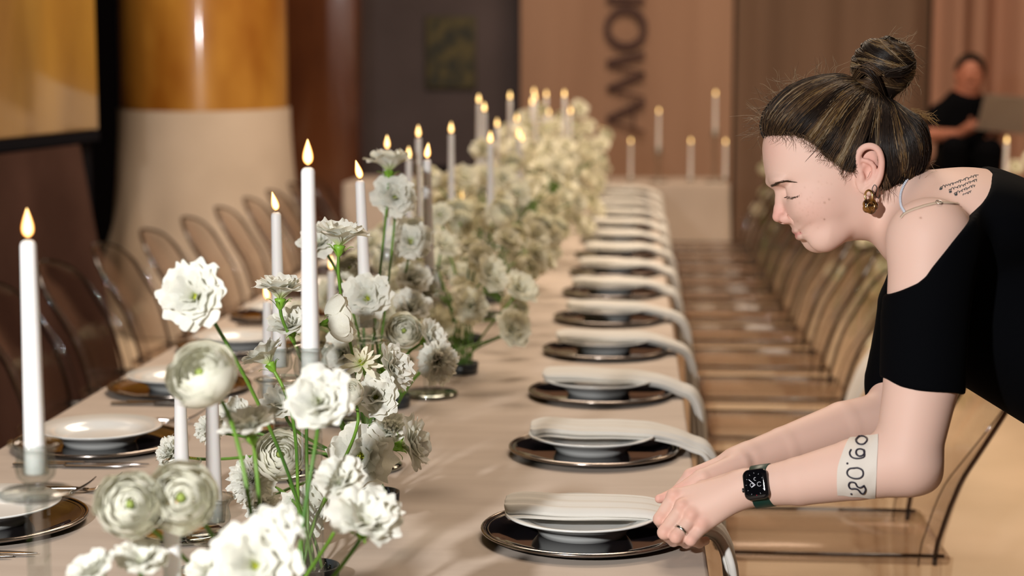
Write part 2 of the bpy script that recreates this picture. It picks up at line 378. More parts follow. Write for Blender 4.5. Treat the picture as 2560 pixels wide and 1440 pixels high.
d1 = sheet('curtain', xb + 0.03, x1, 14.62, 0.045, 8.0, M['drape']); tag(d1, 'taupe drape with soft folds between the banner and the pink drape', 'curtain')
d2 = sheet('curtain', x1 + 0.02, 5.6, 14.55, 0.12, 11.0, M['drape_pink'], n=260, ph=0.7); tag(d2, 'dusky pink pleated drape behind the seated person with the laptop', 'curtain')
# ------------------------------------------------------------------ tables, cloths
XE, XW = 0.103, -1.183                         # table edges
p0 = on_z(1462, 1339, TOP); PX, PY0, STEP = p0[0], p0[1], 0.587
YN, YF = 1.0, 10.95
def table(name, label, x0, x1, y0, y1):
    t = thing(name, label, 'table', ((x0 + x1) / 2, (y0 + y1) / 2, 0))
    hx, hy = (x1 - x0) / 2 - 0.02, (y1 - y0) / 2 - 0.02
    MB().box((0, 0, TOP - 0.028), (hx, hy, 0.02)).obj('tabletop', M['wood'], t, smooth=False)
    for sx in (-1, 1):
        for sy in (-1, 0, 1):
            MB().box((sx * (hx - 0.08), sy * (hy - 0.1), 0.351), (0.025, 0.025, 0.351)).obj('leg', M['wood'], t, smooth=False)
    return t
M['wood'] = mat('table_wood', (0.25, 0.16, 0.09), 0.6)
def cloth(name, label, x0, x1, y0, y1, m, amp=0.012, seed=0, group=None):
    # flat top with gently waving sides that fall to the floor
    b = MB(); nx, ny = 14, max(20, int((y1 - y0) * 10))
    xs, ys = np.linspace(x0, x1, nx), np.linspace(y0, y1, ny)
    G = np.zeros((nx, ny, 3))
    for i, x in enumerate(xs):
        for j, y in enumerate(ys): G[i, j] = (x, y, TOP - 0.0005)
    b.grid(G, flip=False)
    per = []
    n1, n2 = int((x1 - x0) * 40), int((y1 - y0) * 40)
    for k in range(n1): per.append((x0 + (x1 - x0) * k / n1, y0, 0, -1))
    for k in range(n2): per.append((x1, y0 + (y1 - y0) * k / n2, 1, 0))
    for k in range(n1): per.append((x1 - (x1 - x0) * k / n1, y1, 0, 1))
    for k in range(n2): per.append((x0, y1 - (y1 - y0) * k / n2, -1, 0))
    rows = [(0.0, 0.0), (0.004, 0.0015), (0.006, 0.006), (0.008, 0.03), (0.012, 0.2), (0.02, 0.5), (0.028, TOP - 0.012)]
    G = np.zeros((len(per), len(rows), 3)); r_ = np.random.default_rng(seed); ph = r_.uniform(0, 6, 6)
    for i, (x, y, nxx, nyy) in enumerate(per):
        s = x * 1.7 + y
        w = math.sin(s * 6.1 + ph[0]) + 0.7 * math.sin(s * 11.3 + ph[1]) + 0.5 * math.sin(s * 19.7 + ph[2])
        for j, (off, dz) in enumerate(rows):
            k = off + amp * (0.5 + 0.4 * w) * min(1, dz / 0.25)
            G[i, j] = (x + nxx * k, y + nyy * k, TOP - dz - (0.0005 if j == 0 else 0))
    b.grid(G, cu=True, flip=True)
    return tag(b.obj(name, m), label, 'tablecloth', group)
table('banquet_table', 'long banquet table under the beige linen cloth set with plates and flowers', XW, XE, YN, YF)
cloth('tablecloth', 'beige linen tablecloth covering the long banquet table with the flower runner', XW, XE, YN, YF, M['cloth'], seed=1)
hx1 = on_y(1822, 470, 11.25)[0]
table('head_table', 'cross table standing at the far end of the long table', -1.9, hx1, 11.25, 12.05)
cloth('tablecloth', 'peach beige tablecloth hanging to the floor from the far cross table', -1.9, hx1, 11.25, 12.05, M['cloth'], amp=0.004, seed=2)
M['cloth_gold'] = noise_color(mat('gold_linen', rough=0.75), (0.52, 0.40, 0.22), (0.60, 0.47, 0.28), scale=2, bump=0.1, bscale=120)
table('neighbour_table', 'second banquet table parallel to the first behind the woman', 1.72, 2.95, 3.4, 9.55)
cloth('tablecloth', 'golden beige tablecloth on the neighbouring table behind the woman', 1.72, 2.95, 3.4, 9.55, M['cloth_gold'], amp=0.03, seed=3)
# ------------------------------------------------------------------ place settings
chg = [(0, .0045), (.112, .0045), (.132, .008), (.150, .0125), (.1545, .0125), (.153, .009), (.13, .0005), (0, .0003)]
def make_charger():
    t = thing('charger_plate', '', 'charger plate', group='smoked glass charger plates')
    MB().lathe(chg, 64).obj('dish', M['charger'], t)
    a = np.arange(65) * 2 * math.pi / 64
    b = MB()
    for r, z, w in ((.1560, .0122, .0030), (.1475, .0118, .0011)):
        b.tube(np.stack([r * np.cos(a), r * np.sin(a), np.full(65, z)], -1), w, 6, cap=False)
    o = b.obj('metal_rim', M['rim'], t); o['label'] = 'pewter coloured rim'
    return t
def make_plate():
    prof = [(0, .010), (.054, .010), (.058, .0), (.066, .0), (.069, .007), (.080, .016), (.094, .023), (.1165, .0305), (.1178, .0325), (.1165, .0338), (.094, .0268), (.088, .0262), (.079, .0215), (.068, .0145), (.056, .0125), (0, .0125)]
    return MB().lathe(prof, 64).obj('soup_plate', M['porcelain'])
def napkin_mesh(seed, L=0.17, hw_=1.0):
    r_ = np.random.default_rng(seed)
    path = np.array([(-.118, .0395, .62), (-.110, .0420, .95), (-.085, .0435, 1), (-.03, .0425, 1), (.03, .0415, 1), (.075, .0405, .95), (.105, .0375, .9), (.135, .031, .82), (.160, .024, .78), (.182, .016, .76), (.207, .004, .76), (.222, -.025, .72), (.228, -.07, .70), (.231, -.07 - L * .45, .76), (.234, -.07 - L, .84)])
    path[1:, 1] += r_.uniform(-.001, .003, len(path) - 1); n = 60
    path[-4:, 2] *= hw_; c = spline(path, n); b = MB()
    for lay, (dy, dz, hw, th, ph) in enumerate(((0.030, 0.0, .056, .0085, 0.0), (0.018, -.0075, .052, .0042, 1.3))):
        m = 44; a = np.arange(m) * 2 * math.pi / m; k1, k2 = r_.uniform(0, 6, 2); k3 = r_.uniform(-1, 1)
        G = np.zeros((n, m, 3))
        T = np.gradient(c[:, :2], axis=0); T /= np.linalg.norm(T, axis=1)[:, None]
        for i in range(n):
            s = i / (n - 1); w = c[i, 2]; hang = max(0, (s - .72) / .28)
            ca, sa = np.cos(a), np.sin(a)
            y = hw * w * np.sign(ca) * np.abs(ca) ** .8
            h = (th * (1 + .35 * hang) * (0.55 if i == 0 else 1)) * np.sign(sa) * np.abs(sa) ** .7
            rid = .0015 * np.sin(5 * ca * 2.2 + k1 + 2.5 * s + k3 * 3 * s) + (.0006 + .0016 * hang) * np.sin(13 * ca + k2 - 3 * s)
            h = h + rid * np.where(sa > 0, 1, .5) * (.5 + .8 * min(1, s * 3))
            y = y + .010 * math.sin(4.2 * s + k1) * s + dy * (1 - .6 * min(1, s * 1.3)) - .006 * math.sin(6 * s + ph)
            nz = np.array([-T[i, 1], T[i, 0]])
            G[i, :, 0] = c[i, 0] + nz[0] * (h + dz * (1 - .5 * hang)); G[i, :, 2] = c[i, 1] + nz[1] * (h + dz * (1 - .5 * hang)); G[i, :, 1] = y
        b.grid(G, cv=True)
        b.add(G[0], [list(range(m))])
    return b.mesh('napkin', M['napkin'])
NS = 14
ch0 = make_charger(); pl0 = make_plate(); naps = [napkin_mesh(30 + k, (.16, .13, .19, .15, .10)[k], 1.55 if k == 0 else 1.0) for k in range(5)]
CH = [ch0]; PLT = [pl0]
for side in (0, 1):
    X = PX if side == 0 else XW + (XE - PX)
    for k in range(NS):
        Y = PY0 + STEP * k
        first = side == 0 and k == 0
        where = 'in the %s row, %s from the camera' % (('right', 'left')[side], ORD[k + 1])
        c = ch0 if first else dup(ch0); c.location = (X, Y, TOP); c['label'] = 'dark mirrored charger plate ' + where
        p = pl0 if first else pl0.copy()
        if not first: COL.objects.link(p)
        p.location = (X - (0.0 if side else 0.004), Y, TOP + .0046); p.rotation_euler.z = 0.3 * k
        tag(p, 'white soup plate on its dark charger ' + where, 'plate', 'white soup plates')
        if side == 0:
            nme = naps[0] if k == 0 else naps[1 + (k * 3) % 4]
            o = link('napkin', nme, None, (X - .004 + .004 * math.sin(k * 2.1), Y + .004 * math.sin(k * 1.7), TOP))
            o.rotation_euler.z = .04 * math.sin(k * 2.7)
            tag(o, 'ivory folded napkin over plate and table edge ' + ('held by the woman' if k == 0 else '%s beyond the one the woman holds' % ORD[k]), 'napkin', 'ivory napkins')
# cutlery of the left places
def knife():
    t = thing('table_knife', '', 'knife', group='cutlery on the left side')
    b = MB(); s = np.linspace(0, 1, 14)
    G = np.zeros((14, 8, 3)); a = np.arange(8) * math.pi / 4
    for i, u in enumerate(s):
        w = .0055 + .0018 * math.sin(u * 3.1); h = .0032
        G[i] = np.stack([np.full(8, -.105 + .095 * u), w * np.cos(a), .004 + h * np.sin(a)], -1)
    b.grid(G, cv=True).add(G[0], [list(range(8))]).obj('handle', M['steel'], t)
    G = np.zeros((14, 8, 3))
    for i, u in enumerate(s):
        w = .0095 * (1 - u ** 4) + .001
        G[i] = np.stack([np.full(8, -.011 + .118 * u), w * np.cos(a), .004 + .0011 * np.sin(a)], -1)
    MB().grid(G, cv=True).obj('blade', M['steel'], t)
    return t
def fork():
    t = thing('table_fork', '', 'fork', group='cutlery on the left side')
    c = spline([(-.10, 0, .004), (-.03, 0, .006), (.03, 0, .006), (.06, 0, .004)], 16)
    MB().tube(c, np.linspace(.0055, .003, 16), 8).obj('handle', M['steel'], t)
    b = MB(); c = spline([(.05, 0, .005), (.062, 0, .004), (.075, 0, .006)], 8)
    G = np.zeros((8, 10, 3)); a = np.arange(10) * 2 * math.pi / 10
    for i in range(8):
        w = .003 + .0085 * math.sin(i / 7 * math.pi / 2)
        G[i] = np.stack([np.full(10, c[i, 0]), w * np.cos(a), c[i, 2] + .0012 * np.sin(a)], -1)
    b.grid(G, cv=True).obj('head', M['steel'], t)
    for k in range(4):
        y = -.0095 + .0063 * k
        c = spline([(.074, y, .006), (.09, y, .013), (.105, y * .95, .022), (.116, y * .9, .031)], 9)
        MB().tube(c, np.linspace(.0016, .0009, 9), 6).obj('tine', M['steel'], t)
    return t
kn, fk = knife(), fork(); firstk = True
XLc = XW + (XE - PX)
for k in range(7):
    Y = PY0 + STEP * k
    for q, (dx, dy) in enumerate(((.005, -.185), (.035, -.168))):
        o = kn if (k == 0 and q == 0) else dup(kn)
        o.location = (XLc + dx, Y + dy, TOP); o['label'] = 'steel knife %s, left row, near side of the %s plate' % (('nearer the camera', 'beside the charger')[q], ORD[k + 1])
    for q, (dx, dy) in enumerate(((.0, .182), (.035, .215))):
        o = fk if (k == 0 and q == 0) else dup(fk)
        o.location = (XLc + dx, Y + dy, TOP); o.rotation_euler.z = .12; o['label'] = 'steel fork %s, left row, far side of the %s plate' % (('beside the charger', 'away from the charger')[q], ORD[k + 1])
# ------------------------------------------------------------------ clear chairs
bz_ = np.array([.0, .2, .36, .475, .557, .622, .69, .76, .819, .87, .90]); bx_ = np.array([.500, .468, .460, .467, .490, .513, .554, .595, .633, .660, .674])
def xb_of(z): return float(np.interp(z, bz_, bx_))
def make_chair():
    t = thing('clear_chair', '', 'chair', group='clear acrylic chairs')
    b = MB(); b.box((.235, 0, .447), (.232, .196, .011), bev=.008)
    for c, h in (((.012, 0, .425), (.008, .190, .022)), ((.235, .186, .425), (.215, .007, .022)), ((.235, -.186, .425), (.215, .007, .022))): b.box(c, h, bev=.003)
    b.obj('seat', M['acrylic'], t)
    b = MB()
    for y in (.19, -.19): b.tube([(.01, y, .4555), (.235, y * 1.02, .4555), (.455, y, .4555)], .0042, 6)
    b.tube([(.005, -.19, .4555), (.0, 0, .4555), (.005, .19, .4555)], .0036, 6)
    b.obj('seat_edge', M['acrylic_edge'], t)
    for y in (.172, -.172):
        c = np.array([(.03, y, .437), (.026, y * 1.02, .22), (.018, y * 1.05, 0.0)]); c = spline(c, 7)
        b = MB(); b.tube(c, np.linspace(.020, .012, 7), 4); b.obj('leg', M['acrylic'], t, smooth=False)
        zz = np.linspace(0, .45, 9); c = np.array([(xb_of(z) - .012, y * (1.06 - .06 * z), z) for z in zz])
        b = MB(); b.tube(c, np.linspace(.013, .023, 9), 4); b.obj('leg', M['acrylic'], t, smooth=False)
    nz, nu = 26, 13
    zz = .435 + (.845 - .435) * np.sin(np.linspace(0, 1, nz) * math.pi / 2); F = np.zeros((nz, nu, 3)); Bk = np.zeros((nz, nu, 3))
    for i, z in enumerate(zz):
        hw = .198 if z < .735 else .198 * max(.035, 1 - ((z - .735) / .1105) ** 2.4) ** .5
        hw *= .93 + .07 * min(1, (z - .43) / .2)
        sl = (xb_of(z + .01) - xb_of(z - .01)) / .02; nl = math.hypot(1, sl)
        for j in range(nu):
            u = -1 + 2 * j / (nu - 1); x = xb_of(z) - .032 * abs(u) ** 3 * min(1, hw / .15)
            F[i, j] = (x, u * hw, z); Bk[i, j] = (x + .007 / nl, u * hw, z - .007 * sl / nl)
    b = MB(); b.grid(F, flip=True); b.grid(Bk)
    path = np.vstack([F[:, 0], F[-1, 1:-1], F[::-1, -1]]); pathb = np.vstack([Bk[:, 0], Bk[-1, 1:-1], Bk[::-1, -1]])
    b.grid(np.stack([path, pathb], 1), flip=False)
    fl = path + np.stack([np.full(len(path), -.030), -.10 * (path[:, 1]) * 0, np.full(len(path), -.004)], -1) * np.clip((.80 - path[:, 2]) / .2, 0, 1)[:, None]
    b.grid(np.stack([path, fl], 1))
    b.obj('backrest', M['acrylic'], t)
    b = MB(); b.tube((path + pathb) / 2, .0055, 6); b.tube(fl[:nz - 4], .0016, 4); b.tube(fl[-(nz - 4):], .0016, 4)
    o = b.obj('back_edge', M['acrylic_edge'], t); o['label'] = 'dark tinted edge of the back'
    return t
chair0 = make_chair(); used = False
for side in (0, 1):
    for n_, k in enumerate(range(2, 14) if side == 0 else range(4, 14)):
        c = chair0 if not used else dup(chair0); used = True
        jit = .008 * math.sin(k * 5.3 + side)
        c.location = (.2 + jit, PY0 + STEP * k, 0) if side == 0 else (-1.28 - jit, PY0 + STEP * k, 0)
        c.rotation_euler.z = .02 * math.sin(k * 3.1) + (0 if side == 0 else math.pi)
        c['label'] = 'clear acrylic chair, %s from the camera in the %s row' % (ORD[n_ + 1], 'right' if side == 0 else 'left')
# white cloth thrown over one chair back
b = MB(); kc = 4; yc = PY0 + STEP * kc; n = 18; m = 16; G = np.zeros((n, m, 3))
for i in range(n):
    for j in range(m):
        u = j / (m - 1); v = i / (n - 1)
        z = .815 - .33 * v - .05 * u * v; y = yc - .16 + .22 * u * (1 - .4 * v) + .12 * v * (1 - u) * .3
        G[i, j] = (.2 + xb_of(z) - .056 + .010 * math.sin(9 * u + 3 * v) - .02 * v, y, z)
b.grid(G)
tag(b.obj('folded_cloth', M['white_cloth']), 'white cloth laid over a clear chair back beside the black top of the woman', 'cloth')
# ------------------------------------------------------------------ candles in crystal holders
def flame_mesh(tw=0.0):
    t = np.linspace(0, 1, 14); r = .0073 * np.sin(np.pi * t ** .62) ** .85 * (1 - .25 * t) + .0002; r[0] = .0016; r[-1] = .0002
    b = MB(); a = np.arange(14) * 2 * math.pi / 14
    G = np.stack([r[:, None] * np.cos(a) + (tw * t ** 1.5)[:, None], r[:, None] * np.sin(a), np.repeat((.032 * t)[:, None], 14, 1)], -1)
    return b.grid(G, cv=True, flip=True).mesh('flame', M['flame'])
FL = [flame_mesh(0), flame_mesh(-.006), flame_mesh(.003)]
wick_m = MB().tube([(0, 0, -.004), (0, 0, .004)], .0012, 6).mesh('wick', M['wick'])
def wax_mesh(L):
    k = L / .27; r0, r1 = .0120, .0086
    pr = [(0, 0), (r0 - .0005, 0), (r0, .002)] + [(r0 + (r1 - r0) * t, .002 + (L - .008) * t) for t in np.linspace(.05, 1, 8)] + [(r1 - .0012, L - .0025), (r1 - .004, L - .0005), (0, L)]
    return MB().lathe(pr, 28).mesh('wax', M['wax'])
WX = {}
def candle(top, L, label, flame=0, lean=(0, 0), group='lit white taper candles'):
    L = round(L, 2)
    if L not in WX: WX[L] = wax_mesh(L)
    base = np.array(top) - np.array([lean[0] * L, lean[1] * L, L])
    t = thing('taper_candle', label, 'candle', base, group=group)
    t.rotation_euler = (-lean[1], lean[0], 0)
    link('wax', WX[L], t); link('wick', wick_m, t, (0, 0, L))
    link('flame', FL[flame], t, (0, 0, L + .003))
    return base
HM = {}
def holder(base, label, group='crystal candle holders'):
    h = round(base[2] - TOP, 2); t = thing('candle_holder', label, 'candle holder', (base[0], base[1], TOP), group=group)
    if h < .05:
        h = base[2] - TOP
        pr = [(0, .0), (.026, 0), (.027, .004), (.018, .009), (.0185, h + .012), (.0165, h + .012), (.0145, h - .001), (0, h - .001)]
        MB().lathe(pr, 24).obj('cup', M['glass'], t); return t
    off = base[2] - TOP - h
    if h not in HM:
        a = MB().lathe([(0, 0), (.058, 0), (.062, .002), (.062, .007), (.058, .009), (0, .009)], 40).mesh('base', M['mirror'])
        z0, z1 = .009, h - .026
        b = MB().lathe([(0, z0), (.0150, z0), (.0135, z0 + .006), (.0135, z1 - .004), (.015, z1), (0, z1)], 8).mesh('column', M['glass'])
        for p in b.polygons: p.use_smooth = False
        c = MB().lathe([(0, z1), (.038, z1), (.041, z1 + .002), (.041, z1 + .005), (.038, z1 + .007), (0, z1 + .007)], 36).mesh('drip_disc', M['glass'])
        k = z1 + .007
        d = MB().lathe([(0, k), (.010, k), (.008, k + .004), (.012, k + .008), (.0205, k + .016), (.0225, k + .026), (.0205, k + .036), (.0195, k + .041), (.024, k + .048), (.0300, k + .053), (.0290, k + .055), (.022, k + .050), (.0165, k + .043), (.0145, k + .0185), (0, k + .0185)], 36).mesh('cup', M['glass'])
        HM[h] = (a, b, c, d)
    for nme, me in zip(('base', 'column', 'drip_disc', 'cup'), HM[h]):
        o = link(nme, me, t, (0, 0, 0 if nme == 'base' else off))
    return t
# x, y of the wax tip in the photograph, depth, length, flame shape, lean, place in words
CAN = [
 (70, 600, 1.90, .26, 0, (0, 0), 'at the far left in front of the left plates'),
 (770, 418, 2.17, .26, 0, (0, 0), 'tallest of the near flowers, on a thick glass pillar'),
 (900, 450, 3.05, .26, 1, (-.035, 0), 'leaning slightly, right of the tallest near one'),
 (690, 530, 3.00, .27, 1, (-.01, 0), 'left of the tallest near one with a flame bent left'),
 (668, 752, 3.40, .19, 1, (0, 0), 'short, beside a ruffled bloom above the left plates'),
 (450, 966, 2.62, .15, 0, (0, 0), 'short, behind the round bloom in front of the left plates'),
 (530, 985, 2.40, .18, 0, (0, 0), 'short, its tip hidden behind the round blurred bloom'),
 (428, 1284, 1.89, .15, 0, (0, 0), 'nearest the camera before the paired round blooms'),
 (828, 676, 4.00, .20, 0, (0, 0), 'low, just right of the tallest near one'),
 (858, 800, 3.50, .12, 0, (0, 0), 'low, hidden behind the side turned bloom'),
 (968, 374, 4.20, .27, 0, (0, 0), 'behind the topmost bloom'),
 (1022, 398, 4.80, .27, 0, (0, 0), 'right of the topmost bloom, a shade shorter than its neighbour'),
 (1046, 344, 4.90, .27, 0, (0, 0), 'tall, between the topmost bloom and the grey wall'),
 (1068, 398, 3.75, .27, 2, (-.01, 0), 'half shaded, over the round mirror base'),
 (1128, 334, 5.30, .27, 0, (0, 0), 'standing alone before the grey wall'),
 (1090, 602, 4.60, .15, 0, (0, 0), 'low among blooms beside the half shaded taper'),
 (1152, 500, 6.00, .15, 0, (0, 0), 'low, left of the far flower bed'),
 (1272, 522, 6.00, .15, 0, (0, 0), 'low, in the middle of the far flower bed')]
FAR = [(1197, 258, 6.6), (1211, 280, 6.2), (1226, 358, 5.0), (1243, 318, 7.0), (1275, 249, 7.4), (1292, 304, 8.0), (1297, 345, 6.4), (1304, 354, 6.8), (1330, 262, 8.6), (1338, 250, 8.4), (1335, 236, 9.2), (1356, 277, 8.8), (1366, 243, 9.0), (1372, 288, 9.4), (1411, 243, 8.2), (1426, 285, 8.6), (1413, 283, 9.8)]
for i, (x, y, Z) in enumerate(sorted(FAR)):
    CAN.append((x, y, Z, .27, 0, (0, 0), 'rising from the far flower bed, %s from the left there' % ORD[i + 1]))
HOLDERS = []
for (x, y, Z, L, fl, lean, w) in CAN:
    top = P(x, y, Z)
    if top[2] - L < TOP + .012: L = math.floor((top[2] - TOP - .012) * 100) / 100
    base = candle(top, L, 'lit white taper candle, ' + w, fl, lean)
    if base[2] - TOP < .012: base[2] = TOP + .012
    HOLDERS.append(base[:2]); holder(base, 'crystal holder under candle ' + w)
for i, (x, y) in enumerate([(1502, 331), (1577, 358), (1647, 283), (1727, 358), (1789, 239), (1814, 360)]):
    top = on_y(x, y, 11.50 + .05 * (i % 2)); L = .26 if top[2] - .26 > TOP + .012 else round(top[2] - TOP - .015, 2)
    w = 'on the far cross table, %s from the left' % ORD[i + 1]
    base = candle(top, L, 'lit white taper candle ' + w, group='lit candles on the far cross table'); holder(base, 'crystal candle holder ' + w)
top = P(2517, 358, 8.5)
base = candle(top, .22, 'lit white candle on the neighbouring table behind the shoulder of the woman'); holder(base, 'crystal candle holder on the neighbouring table behind the woman')
# ------------------------------------------------------------------ flowers
def petal(b, az, L, W, e0, e1, ruf, frq, r0, rr, nu=11, nv=9, z0=0.0, notch=.16, cup=.15):
    G = np.zeros((nu, nv, 3)); ph, ph2 = rr.uniform(0, 6.28, 2); tw = rr.uniform(-.2, .2); bend = rr.uniform(-.12, .12)
    us = np.linspace(-1, 1, nu)
    for i, u in enumerate(us):
        vm = 1 - notch * u * u + .05 * math.sin(frq * 1.7 * u + ph2) + .03 * math.sin(frq * 3.1 * u + ph)
        for j in range(nv):
            v = j / (nv - 1) * vm
            e = R(e0 + (e1 - e0) * v) ; em = R(e0 + (e1 - e0) * v * .5)
            rad = r0 + L * v * math.cos(em); z = z0 + L * v * math.sin(em)
            w = W * (v ** .7) * (1 - .16 * v ** 4) * .5
            y = u * w; k = v ** 2
            rf = ruf * k * (math.sin(frq * u + ph) + .45 * math.sin(frq * 2.3 * u + ph2)) + cup * w * u * u * (1 - .5 * v) + bend * k * u * L * .5
            G[i, j] = (rad - rf * math.sin(e), y + tw * k * .12 * L, z + rf * math.cos(e))
    c, s = math.cos(az), math.sin(az)
    X = G[..., 0] * c - G[..., 1] * s; Y = G[..., 0] * s + G[..., 1] * c
    b.grid(np.stack([X, Y, G[..., 2]], -1))
def lisianthus(seed, hd=1):
    rr = np.random.default_rng(seed); b = MB(); nu, nv = (29, 12) if hd else (11, 7)
    for n, L, W, e0, e1, ruf, z in ((5, 1.16, 1.75, 66, -6, .085, .0), (5, 1.12, 1.60, 72, 18, .095, .02), (5, 1.0, 1.35, 80, 40, .09, .03), (4, .78, 1.05, 87, 62, .07, .04)):
        o = rr.uniform(0, 6.28)
        for k in range(n):
            petal(b, o + 2 * math.pi * (k + rr.uniform(-.16, .16)) / n, L * rr.uniform(.9, 1.06), W * rr.uniform(.9, 1.1), e0 + rr.uniform(-7, 7), e1 + rr.uniform(-14, 12), ruf * .85, 3.6, .05, rr, nu, nv, z)
    return b
def carnation(seed, hd=1):
    rr = np.random.default_rng(seed); b = MB(); nu, nv = (21, 10) if hd else (8, 6)
    for n, L, W, e0, e1, z in ((7, 1.04, 1.30, 50, -34, 0), (7, 1.0, 1.20, 60, -4, .03), (6, .94, 1.05, 70, 26, .05), (6, .84, .9, 80, 50, .07), (5, .70, .7, 88, 74, .09)):
        o = rr.uniform(0, 6.28)
        for k in range(n):
            petal(b, o + 2 * math.pi * (k + rr.uniform(-.2, .2)) / n, L * rr.uniform(.88, 1.08), W * rr.uniform(.9, 1.15), e0 + rr.uniform(-10, 10), e1 + rr.uniform(-14, 14), 0.095, 5.2, .03, rr, nu, nv, z, notch=.05)
    return b
def ranunculus(seed, hd=1):
    rr = np.random.default_rng(seed); b = MB(); nu, nv = (13, 11) if hd else (8, 6)
    for l in range(8 if hd else 6):
        t = l / (7 if hd else 5); rho = .98 - .72 * t; n = 7 if l < 4 else 5; o = rr.uniform(0, 6.28)
        end = R(68 - 30 * t); st = R(148)
        for k in range(n):
            az = o + 2 * math.pi * (k + rr.uniform(-.15, .15)) / n; ro = rho * rr.uniform(.95, 1.05); half = R(360 / n * .85) * rr.uniform(.85, 1.05); e_ = end + rr.uniform(-.16, .16); ph = rr.uniform(0, 6.28)
            G = np.zeros((nu, nv, 3))
            for i in range(nu):
                u = -1 + 2 * i / (nu - 1); ee = e_ + .30 * u * u * (.7 + .3 * (1 - t)) + .04 * math.sin(5 * u + ph)
                for j in range(nv):
                    v = j / (nv - 1); th = st + (ee - st) * v
                    r = ro * (1 + .07 * v ** 3 * (1 - t) + .012 * math.sin(7 * u + ph) * v)
                    a = az + u * half * (.25 + .75 * math.sin(min(1, v * 1.1) * math.pi * .5)) * (1 - .25 * v ** 4)
                    G[i, j] = (r * math.sin(th) * math.cos(a), r * math.sin(th) * math.sin(a), .62 * 1 + .80 * r * math.cos(th))
            b.grid(G)
    return b
def starry(seed):
    rr = np.random.default_rng(seed); b = MB()
    for n, L, W, e0, e1, z in ((9, 1.1, .52, 16, 4, 0), (8, .98, .46, 40, 30, .04), (6, .75, .4, 66, 60, .06)):
        o = rr.uniform(0, 6.28)
        for k in range(n): petal(b, o + 2 * math.pi * (k + rr.uniform(-.15, .15)) / n, L * rr.uniform(.9, 1.08), W, e0 + rr.uniform(-8, 8), e1 + rr.uniform(-8, 8), .02, 3, .04, rr, 9, 9, z, notch=.55, cup=.35)
    return b
BL = {'L': [lisianthus(100 + k).mesh('bloom', M['petal']) for k in range(6)], 'C': [carnation(200 + k).mesh('bloom', M['petal']) for k in range(2)],
      'R': [ranunculus(300 + k).mesh('bloom', M['petal_ivory']) for k in range(3)], 'S': [starry(400).mesh('bloom', M['petal_cream'])]}
BF = {'L': [lisianthus(500 + k, 0).mesh('bloom', M['petal_cream']) for k in range(5)], 'C': [carnation(600 + k, 0).mesh('bloom', M['petal_cream']) for k in range(2)], 'R': [ranunculus(700 + k, 0).mesh('bloom', M['petal_cream']) for k in range(2)]}
def center_mesh():
    b = MB(); rr = np.random.default_rng(5); b.sphere((0, 0, .16), (.12, .12, .16), 12, 8)
    for k in range(14):
        a = rr.uniform(0, 6.28); r = rr.uniform(.06, .2); h = rr.uniform(.34, .46)
        b.tube([(0, 0, .1), (r * .6 * math.cos(a), r * .6 * math.sin(a), h * .7), (r * math.cos(a), r * math.sin(a), h)], .022, 5)
        b.sphere((r * math.cos(a), r * math.sin(a), h), .042, 6, 4)
    return b.mesh('flower_center', M['stamen'])
CTR = center_mesh()
RCTR = MB().sphere((0, 0, .66), (.14, .14, .16), 12, 8).mesh('flower_center', M['heart'])
def calyx_mesh():
    b = MB(); b.lathe([(.045, -.42), (.10, -.36), (.17, -.22), (.19, -.1), (.24, .02), (.10, .06)], 14)
    for k in range(5):
        a = 2 * math.pi * k / 5; c = spline([(.12, 0, -.34), (.24, 0, -.16), (.42, 0, -.02), (.55, 0, -.02)], 8)
        w = np.array([.04, .06, .06, .055, .045, .035, .02, .008]); G = np.zeros((8, 3, 3))
        for i in range(8):
            for j in range(3): G[i, j] = (c[i, 0], (j - 1) * w[i], c[i, 2] + .02 * abs(j - 1))
        X = G[..., 0] * math.cos(a) - G[..., 1] * math.sin(a); Y = G[..., 0] * math.sin(a) + G[..., 1] * math.cos(a)
        b.grid(np.stack([X, Y, G[..., 2]], -1))
    return b.mesh('calyx', M['calyx'])
CAL = calyx_mesh()
BOWLS = []
for k in range(22):
    y = 1.45 + .43 * k; x = -.47 + .07 * math.sin(k * 2.4)
    for tr_ in range(12):
        if all(math.hypot(x - h[0], y - h[1]) > .12 for h in HOLDERS): break
        x += .025
    BOWLS.append((x, y))
bowl0 = None
for i, (x, y) in enumerate(BOWLS):
    if bowl0 is None:
        bowl0 = thing('pin_bowl', '', 'flower bowl', group='dark pin bowls under the flowers')
        MB().lathe([(0, .0), (.034, 0), (.037, .004), (.038, .026), (.036, .026), (.034, .012), (0, .012)], 32).obj('bowl', M['pin_bowl'], bowl0)
        b = MB()
        for u in range(-3, 4):
            for v in range(-3, 4):
                if u * u + v * v < 11: b.tube([(u * .008, v * .008, .012), (u * .008, v * .008, .025)], .0011, 4)
        b.obj('pins', M['steel'], bowl0); o = bowl0
    else: o = dup(bowl0)
    o.location = (x, y, TOP); o['label'] = 'small dark pin bowl under the flower runner, %s from the near end' % ORD[i + 1]
NAME = {'L': 'lisianthus', 'C': 'carnation', 'R': 'ranunculus', 'S': 'clematis'}
fcount = [0]
